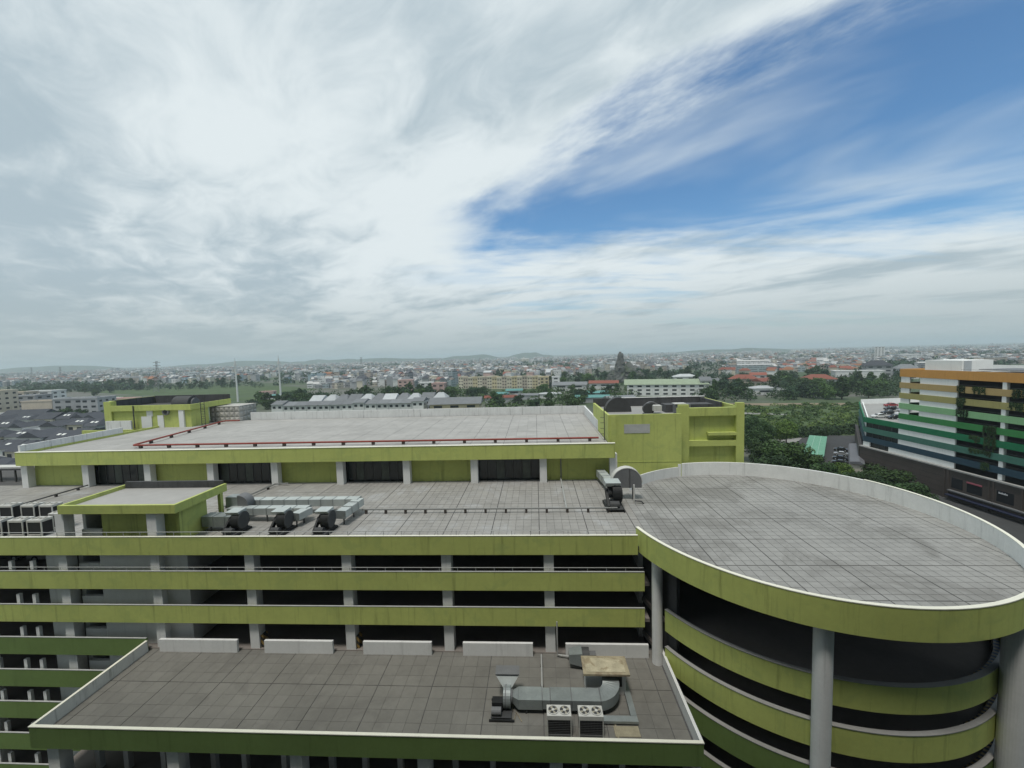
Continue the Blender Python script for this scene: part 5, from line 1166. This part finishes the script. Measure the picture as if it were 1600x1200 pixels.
def town(n, ymin, ymax, seed, hs=1.0):
    """street blocks: short rows of attached houses, each block with its own angle, height and roof habit"""
    rnd = random.Random(seed); g = G(); done = 0
    while done < n:
        y = ymin * (ymax / ymin) ** (rnd.random() ** 0.85); r = rnd.uniform(-1.5, 1.24)
        q = math.sin(r * 9.1 + y * 0.004) * math.sin(y * 0.0061 - r * 3.0)
        if q < -0.35 and rnd.random() < .85: continue
        if r < -0.62 and y < 860 or 0.04 < r < 0.44 and y < 840 or r > 0.38 and y < 660: continue
        X0, Y0 = r * y, y; a = rnd.uniform(-.6, .6); ca, sa = math.cos(a), math.sin(a); hb = rnd.uniform(6.5, 12.5) * hs
        gable = rnd.random() < .5; big = rnd.random() < .10; d_ = rnd.uniform(9, 15)
        for row in range(rnd.randint(1, 3)):
            u0 = rnd.uniform(-6, 6); v0 = row * (d_ + rnd.uniform(2, 9))
            for i in range(1 if big else rnd.randint(2, 9)):
                w_ = rnd.uniform(25, 55) if big else rnd.uniform(4.5, 10); h = hb * rnd.uniform(.75, 1.2) * (1.7 if rnd.random() < .03 else 1)
                uu = u0 + w_ / 2; u0 += w_ + (rnd.uniform(1, 8) if rnd.random() < .22 else 0)
                vv = v0 + rnd.uniform(-1.5, 1.5); W, D_ = w_ / 2, d_ / 2 * rnd.uniform(.8, 1.1); done += 1
                pt = lambda p, k, z: (X0 + (uu + p) * ca - (vv + k) * sa, Y0 + (uu + p) * sa + (vv + k) * ca, z)
                g.add([pt(-W, -D_, 0), pt(W, -D_, 0), pt(W, D_, 0), pt(-W, D_, 0), pt(-W, -D_, h), pt(W, -D_, h), pt(W, D_, h), pt(-W, D_, h)], [(0, 1, 5, 4), (1, 2, 6, 5), (2, 3, 7, 6), (3, 0, 4, 7)], 0)
                if gable != (rnd.random() < .2): g.add([pt(-W - .3, -D_ - .4, h), pt(W + .3, -D_ - .4, h), pt(W + .3, D_ + .4, h), pt(-W - .3, D_ + .4, h), pt(-W - .3, 0, h + D_ * .5), pt(W + .3, 0, h + D_ * .5)], [(0, 1, 5, 4), (2, 3, 4, 5), (1, 2, 5), (3, 0, 4)], 1)
                else:
                    g.add([pt(-W, -D_, h - .1), pt(W, -D_, h - .1), pt(W, D_, h - .1), pt(-W, D_, h - .1)], [(0, 1, 2, 3)], 1)
                    if rnd.random() < .5: s_ = W * .5; g.add([pt(-s_, 0, h), pt(s_, 0, h), pt(s_, D_ * .8, h), pt(-s_, D_ * .8, h), pt(-s_, 0, h + 2.6), pt(s_, 0, h + 2.6), pt(s_, D_ * .8, h + 2.6), pt(-s_, D_ * .8, h + 2.6)], [(0, 1, 5, 4), (1, 2, 6, 5), (3, 0, 4, 7), (4, 5, 6, 7)], 0)
    return g
single('far_town', town(7000, 560, 2200, 31), [TW, TR], 'dense pale town spreading to the horizon', 'town', kind='stuff')
single('far_town', town(7000, 2000, 5200, 32, 1.2), [TW, TR], 'hazy outermost town along the horizon', 'town', kind='stuff')

# ================================================================== ROCK SPIRE
ROCK = M('grey_rock', (0.105, 0.11, 0.105), 0.95, 0.4, 0.12, bump=0.5, dark=((0.06, 0.085, 0.045), 0.08, 0.5, 0.75))
def rock(parent, name, cx, cy, r, h, seed, lean=0.0):
    rn = random.Random(seed); g = G(); rings = []; n = 16
    for k in range(13):
        t = k / 12; rr = r * ((1 - t) ** 0.75 * 0.72 + (0.30 if 'spire' in name else 0.12)) * rn.uniform(.85, 1.15)
        rings.append([(cx + lean * t * h + rr * rn.uniform(.78, 1.2) * math.cos(2 * math.pi * i / n), cy + rr * rn.uniform(.78, 1.2) * math.sin(2 * math.pi * i / n), t * h + rn.uniform(-1, 1) * (0 < k < 12)) for i in range(n)])
    g.loft(rings); return part(name, g, ROCK, parent)
rk = thing('rock_hill', 'jagged artificial rock hill with a tall spire, above the trees', 'rock', (118, 556, 0))
rock(rk, 'spire', -6, 0, 9, 38.5, 1, 0.02); rock(rk, 'flank', 8, 2, 17, 27, 2, -0.08); rock(rk, 'flank', -16, 3, 12, 17, 3, 0.1); rock(rk, 'flank', 20, 4, 12, 15, 4); rock(rk, 'spire_top', -5.5, 0, 4.5, 40.5, 5)

# ================================================================== MASTS AND PYLONS
MASTM = M('mast_white', (0.62, 0.63, 0.62), 0.6, 0.05, 1.0)
for (x, y, h, lab) in ((-305, 407, 42, 'thin white telecom mast left of the taller-looking one'), (-244.5, 384, 43, 'white telecom mast rising over the trees beyond the hall roof')):
    t = thing('telecom_mast', lab, 'mast', (x, y, 0))
    part('pole', G().cyl((0, 0, 0), 0.95, h, 'z', 12, 0.55), MASTM, t)
    for zz, aa in ((h - 4, 0.3), (h - 9, 0.9)):
        for k in range(3):
            a = aa + k * 2.094
            part('antenna', G().box(1.3 * math.cos(a) - .2, 1.3 * math.cos(a) + .2, 1.3 * math.sin(a) - .2, 1.3 * math.sin(a) + .2, zz - 1.2, zz + 1.2), MASTM, t)
            part('bracket', G().tube([(0.5 * math.cos(a), 0.5 * math.sin(a), zz), (1.2 * math.cos(a), 1.2 * math.sin(a), zz)], 0.08, 5), MGREY, t)
    part('finial', G().cyl((0, 0, h), 0.12, 3.0, 'z', 6), MGREY, t)
def pylon(x, y, h, lab):
    t = thing('lattice_pylon', lab, 'pylon', (x, y, 0)); b, tp = h * 0.10, h * 0.018
    zs = [h * k / 9 for k in range(10)]; wd = lambda z: (b + (tp - b) * min(1, z / (h * .75))) if z < h * .75 else tp
    for sx in (-1, 1):
        for sy in (-1, 1): part('leg', G().tube([(sx * wd(z), sy * wd(z), z) for z in zs], 0.28, 4), MGREY, t)
    for k in range(9):
        a, c = wd(zs[k]), wd(zs[k + 1])
        for s1 in (-1, 1):
            part('brace', G().tube([(-a * s1, -a, zs[k]), (c * s1, -c, zs[k + 1])], 0.16, 4), MGREY, t)
            part('brace', G().tube([(-a, -a * s1, zs[k]), (-c, c * s1, zs[k + 1])], 0.16, 4), MGREY, t)
    for f in (0.74, 0.85, 0.95): part('crossarm', G().tube([(-h * .13, 0, h * f), (0, 0, h * f + .8), (h * .13, 0, h * f)], 0.3, 4), MGREY, t)
pylon(-566, 592, 46, 'lattice pylon standing over the far trees left of the white masts')
pylon(-1400, 1150, 42, 'small hazy pylon near the left edge of the horizon'); pylon(-1750, 1350, 44, 'faintest pylon on the far left horizon'); pylon(-640, 1500, 48, 'thin pylon on the horizon above the grey estate')

# ================================================================== TREE BELTS
def belt(n, r0, r1, y0, y1, s0, s1, lab, group):
    for i in range(n):
        y = rnd.uniform(y0, y1); x = y * rnd.uniform(r0, r1)
        tree('far%d' % rnd.randrange(6), x, y, rnd.uniform(s0, s1), lab, group, None)
belt(20, -1.5, -1.08, 520, 640, .9, 1.5, 'dark tree in the belt behind the left blocks', 'left tree belt')
belt(26, -1.15, -0.70, 640, 760, .9, 1.6, 'hazy tree at the far side of the left field', 'trees beyond the left field')
belt(14, -1.24, -1.10, 262, 300, .8, 1.25, 'leafy tree between the left blocks and plant room', 'trees by the plant room')
belt(16, -0.72, -0.56, 320, 400, .9, 1.3, 'tree by the foot of the white masts', 'trees below the masts')
belt(44, -0.60, -0.20, 330, 440, .9, 1.5, 'dark green tree in the belt over the white row', 'tree belt over the white row')
belt(34, -0.20, 0.20, 290, 430, .7, 1.25, 'tree among the sheds over the hall parapet', 'trees among the sheds')
belt(26, 0.04, 0.42, 470, 700, 1.1, 1.8, 'dark tree round the foot of the rock hill', 'trees round the rock hill')
belt(50, 0.40, 0.80, 322, 420, .9, 1.5, 'dark tree in the belt behind the scrub field', 'tree belt behind the field')
belt(30, 0.44, 0.86, 420, 540, 1.0, 1.6, 'dark tree between the red-roofed villas', 'trees between the villas')
# farther woods, one mass
def wood(n, seed):
    rn = random.Random(seed); g = G()
    for i in range(n):
        y = 620 * (3200 / 620) ** rn.random(); r = rn.uniform(-1.5, 1.24)
        q = math.sin(r * 9.1 + y * 0.004) * math.sin(y * 0.0061 - r * 3.0)
        if q > -0.15 and rn.random() < .80: continue
        x = r * y; R0 = rn.uniform(5, 9) * (1 + y / 3000); H0 = rn.uniform(7, 12)
        for k in range(26):
            d = Vector((rn.gauss(0, 1), rn.gauss(0, 1), abs(rn.gauss(0, 1)))).normalized()
            leaf(g, (x + d.x * R0, y + d.y * R0, 1 + d.z * H0), d, 2.2 * (1 + y / 3500), rn)
    return single('far_woods', g, LEAF[3], 'dark far woods scattered through the hazy town', 'woods', kind='stuff')
wood(2300, 77)
def thicket(label, n, r0, r1, y0, y1, mi, seed, hmax=9):
    rn = random.Random(seed); g = G()
    for i in range(n):
        y = rn.uniform(y0, y1); x = y * rn.uniform(r0, r1); R0 = rn.uniform(3.5, 6.5); H0 = rn.uniform(4, hmax)
        for k in range(60):
            d = Vector((rn.gauss(0, 1), rn.gauss(0, 1), abs(rn.gauss(0, 1)))).normalized()
            leaf(g, (x + d.x * R0 * rn.uniform(.8, 1.1), y + d.y * R0, 0.5 + d.z * H0 * rn.uniform(.8, 1.1)), d, 0.85, rn)
    single('thicket', g, LEAF[mi], label, 'woods', kind='stuff')
thicket('undergrowth filling the tree belt over the white row', 150, -0.64, -0.17, 310, 470, 0, 1)
thicket('undergrowth among the sheds over the hall parapet', 110, -0.18, 0.24, 285, 450, 1, 2, 7)
thicket('dense dark wood behind the scrub field', 210, 0.38, 0.86, 325, 470, 0, 3, 10)
thicket('wood round the foot of the rock hill', 130, 0.02, 0.46, 455, 690, 3, 4, 11)
thicket('dark belt beyond the left field', 120, -1.5, -0.68, 620, 760, 3, 5, 10)
thicket('undergrowth around the left blocks', 50, -1.5, -1.06, 258, 420, 1, 6, 6)

# ================================================================== unseen TOWER behind the camera, added tall and dark to shade the near faces
shade_tower = thing('unseen_shade_tower', 'unseen dark tower behind the viewpoint, added to shade the near faces', 'building', (0, -30, 0), kind='structure')
part('shade_tower_wall', G().box(-60, 62, -40, -3.5, 0, 98), M('shade_tower_dark', (0.07, 0.075, 0.08), 0.5, 0.2, 0.3), shade_tower, True)

# ================================================================== HAZE
hz_m = bpy.data.materials.new('haze_air'); hz_m.use_nodes = True
hn = hz_m.node_tree; hn.nodes.clear()
ho = hn.nodes.new('ShaderNodeOutputMaterial'); pv = hn.nodes.new('ShaderNodeVolumePrincipled')
pv.inputs['Color'].default_value = (0.78, 0.89, 0.95, 1); pv.inputs['Density'].default_value = 0.00017; pv.inputs['Anisotropy'].default_value = 0.2
hn.links.new(pv.outputs[0], ho.inputs['Volume'])
single('haze', G().box(-21000, 21000, -21000, 21000, -1.5, 135), hz_m, 'thin pale haze in the air', 'haze', kind='stuff')

# ================================================================== LABELS that single each thing out
bpy.context.view_layer.update()
MARKS = [('the yellow gabled building', -51, 262), ('the long green-roofed building', 117, 382), ('the red-roofed white house', 70, 430), ('the pink four-storey house', -99, 421), ('the salmon framed house', -160, 505), ('the dark teal pavilion', -20, 386), ('the white arched shed', 13, 378),
         ('the pale green-roofed shed', 52, 381), ('the grey-roofed hall', 36, 438), ('the rock spire', 112, 556), ('the right white mast', -244, 384), ('the left white mast', -305, 407), ('the large pylon', -566, 592), ('the white arched canopy', 198, 371), ('the red hip-roofed house', 219, 450),
         ('the red-roofed villa', 283, 432), ('the blank white wall', 352, 475), ('the grey mansion', 402, 512), ('the white four-storey block', -464, 366), ('the grey concrete block', -354, 300), ('the yellow row', -40, 500), ('the peach cube house', -296, 442), ('the white villa', 178, 505)]
TONE = {'leaf_dark': 'dark green', 'leaf_mid': 'mid green', 'leaf_fresh': 'fresh green', 'leaf_blue': 'bluish green'}
tops_ = [o for o in sc.objects if o.parent is None and 'label' in o.keys() and o.get('kind') is None]
from collections import defaultdict
seen = defaultdict(list)
for o in tops_: seen[o['label']].append(o)
for lab, obs in list(seen.items()):
    if len(obs) > 1 and obs[0]['category'] == 'tree':
        for o in obs:
            x, y = o.location.x, o.location.y; r = x / y
            nm, lx, ly = min(MARKS, key=lambda m_: abs(r - m_[1] / m_[2]) * 500 + abs(y - m_[2]) * 0.5)
            dr = r - lx / ly; rel = ('before' if y < ly else 'behind') if abs(dr) < 0.03 else ('left of' if dr < 0 else 'right of')
            cr_ = [c for c in o.children if c.name.startswith('crown')][0]; h = cr_.dimensions.z
            o['label'] = '%s %s tree %s %s' % ('low' if h < 8.5 else 'tall' if h > 12 else 'medium', TONE[cr_.data.materials[0].name], rel, nm)
seen = defaultdict(list)
for o in tops_: seen[o['label']].append(o)
ORD = ['leftmost', 'second from left', 'third from left', 'fourth from left', 'fifth from left', 'sixth from left', 'seventh from left', 'eighth from left', 'ninth from left', 'tenth from left', 'eleventh from left', 'twelfth from left', 'thirteenth from left', 'fourteenth from left', 'fifteenth from left', 'sixteenth from left', 'seventeenth from left', 'eighteenth from left', 'nineteenth from left', 'twentieth from left']
for lab, obs in seen.items():
    if 1 < len(obs) <= len(ORD):
        for i, o in enumerate(sorted(obs, key=lambda q: q.location.x / max(q.location.y, 1))):
            o['label'] = lab + ', ' + (ORD[i] if i < len(obs) - 1 or i == 0 else 'rightmost')
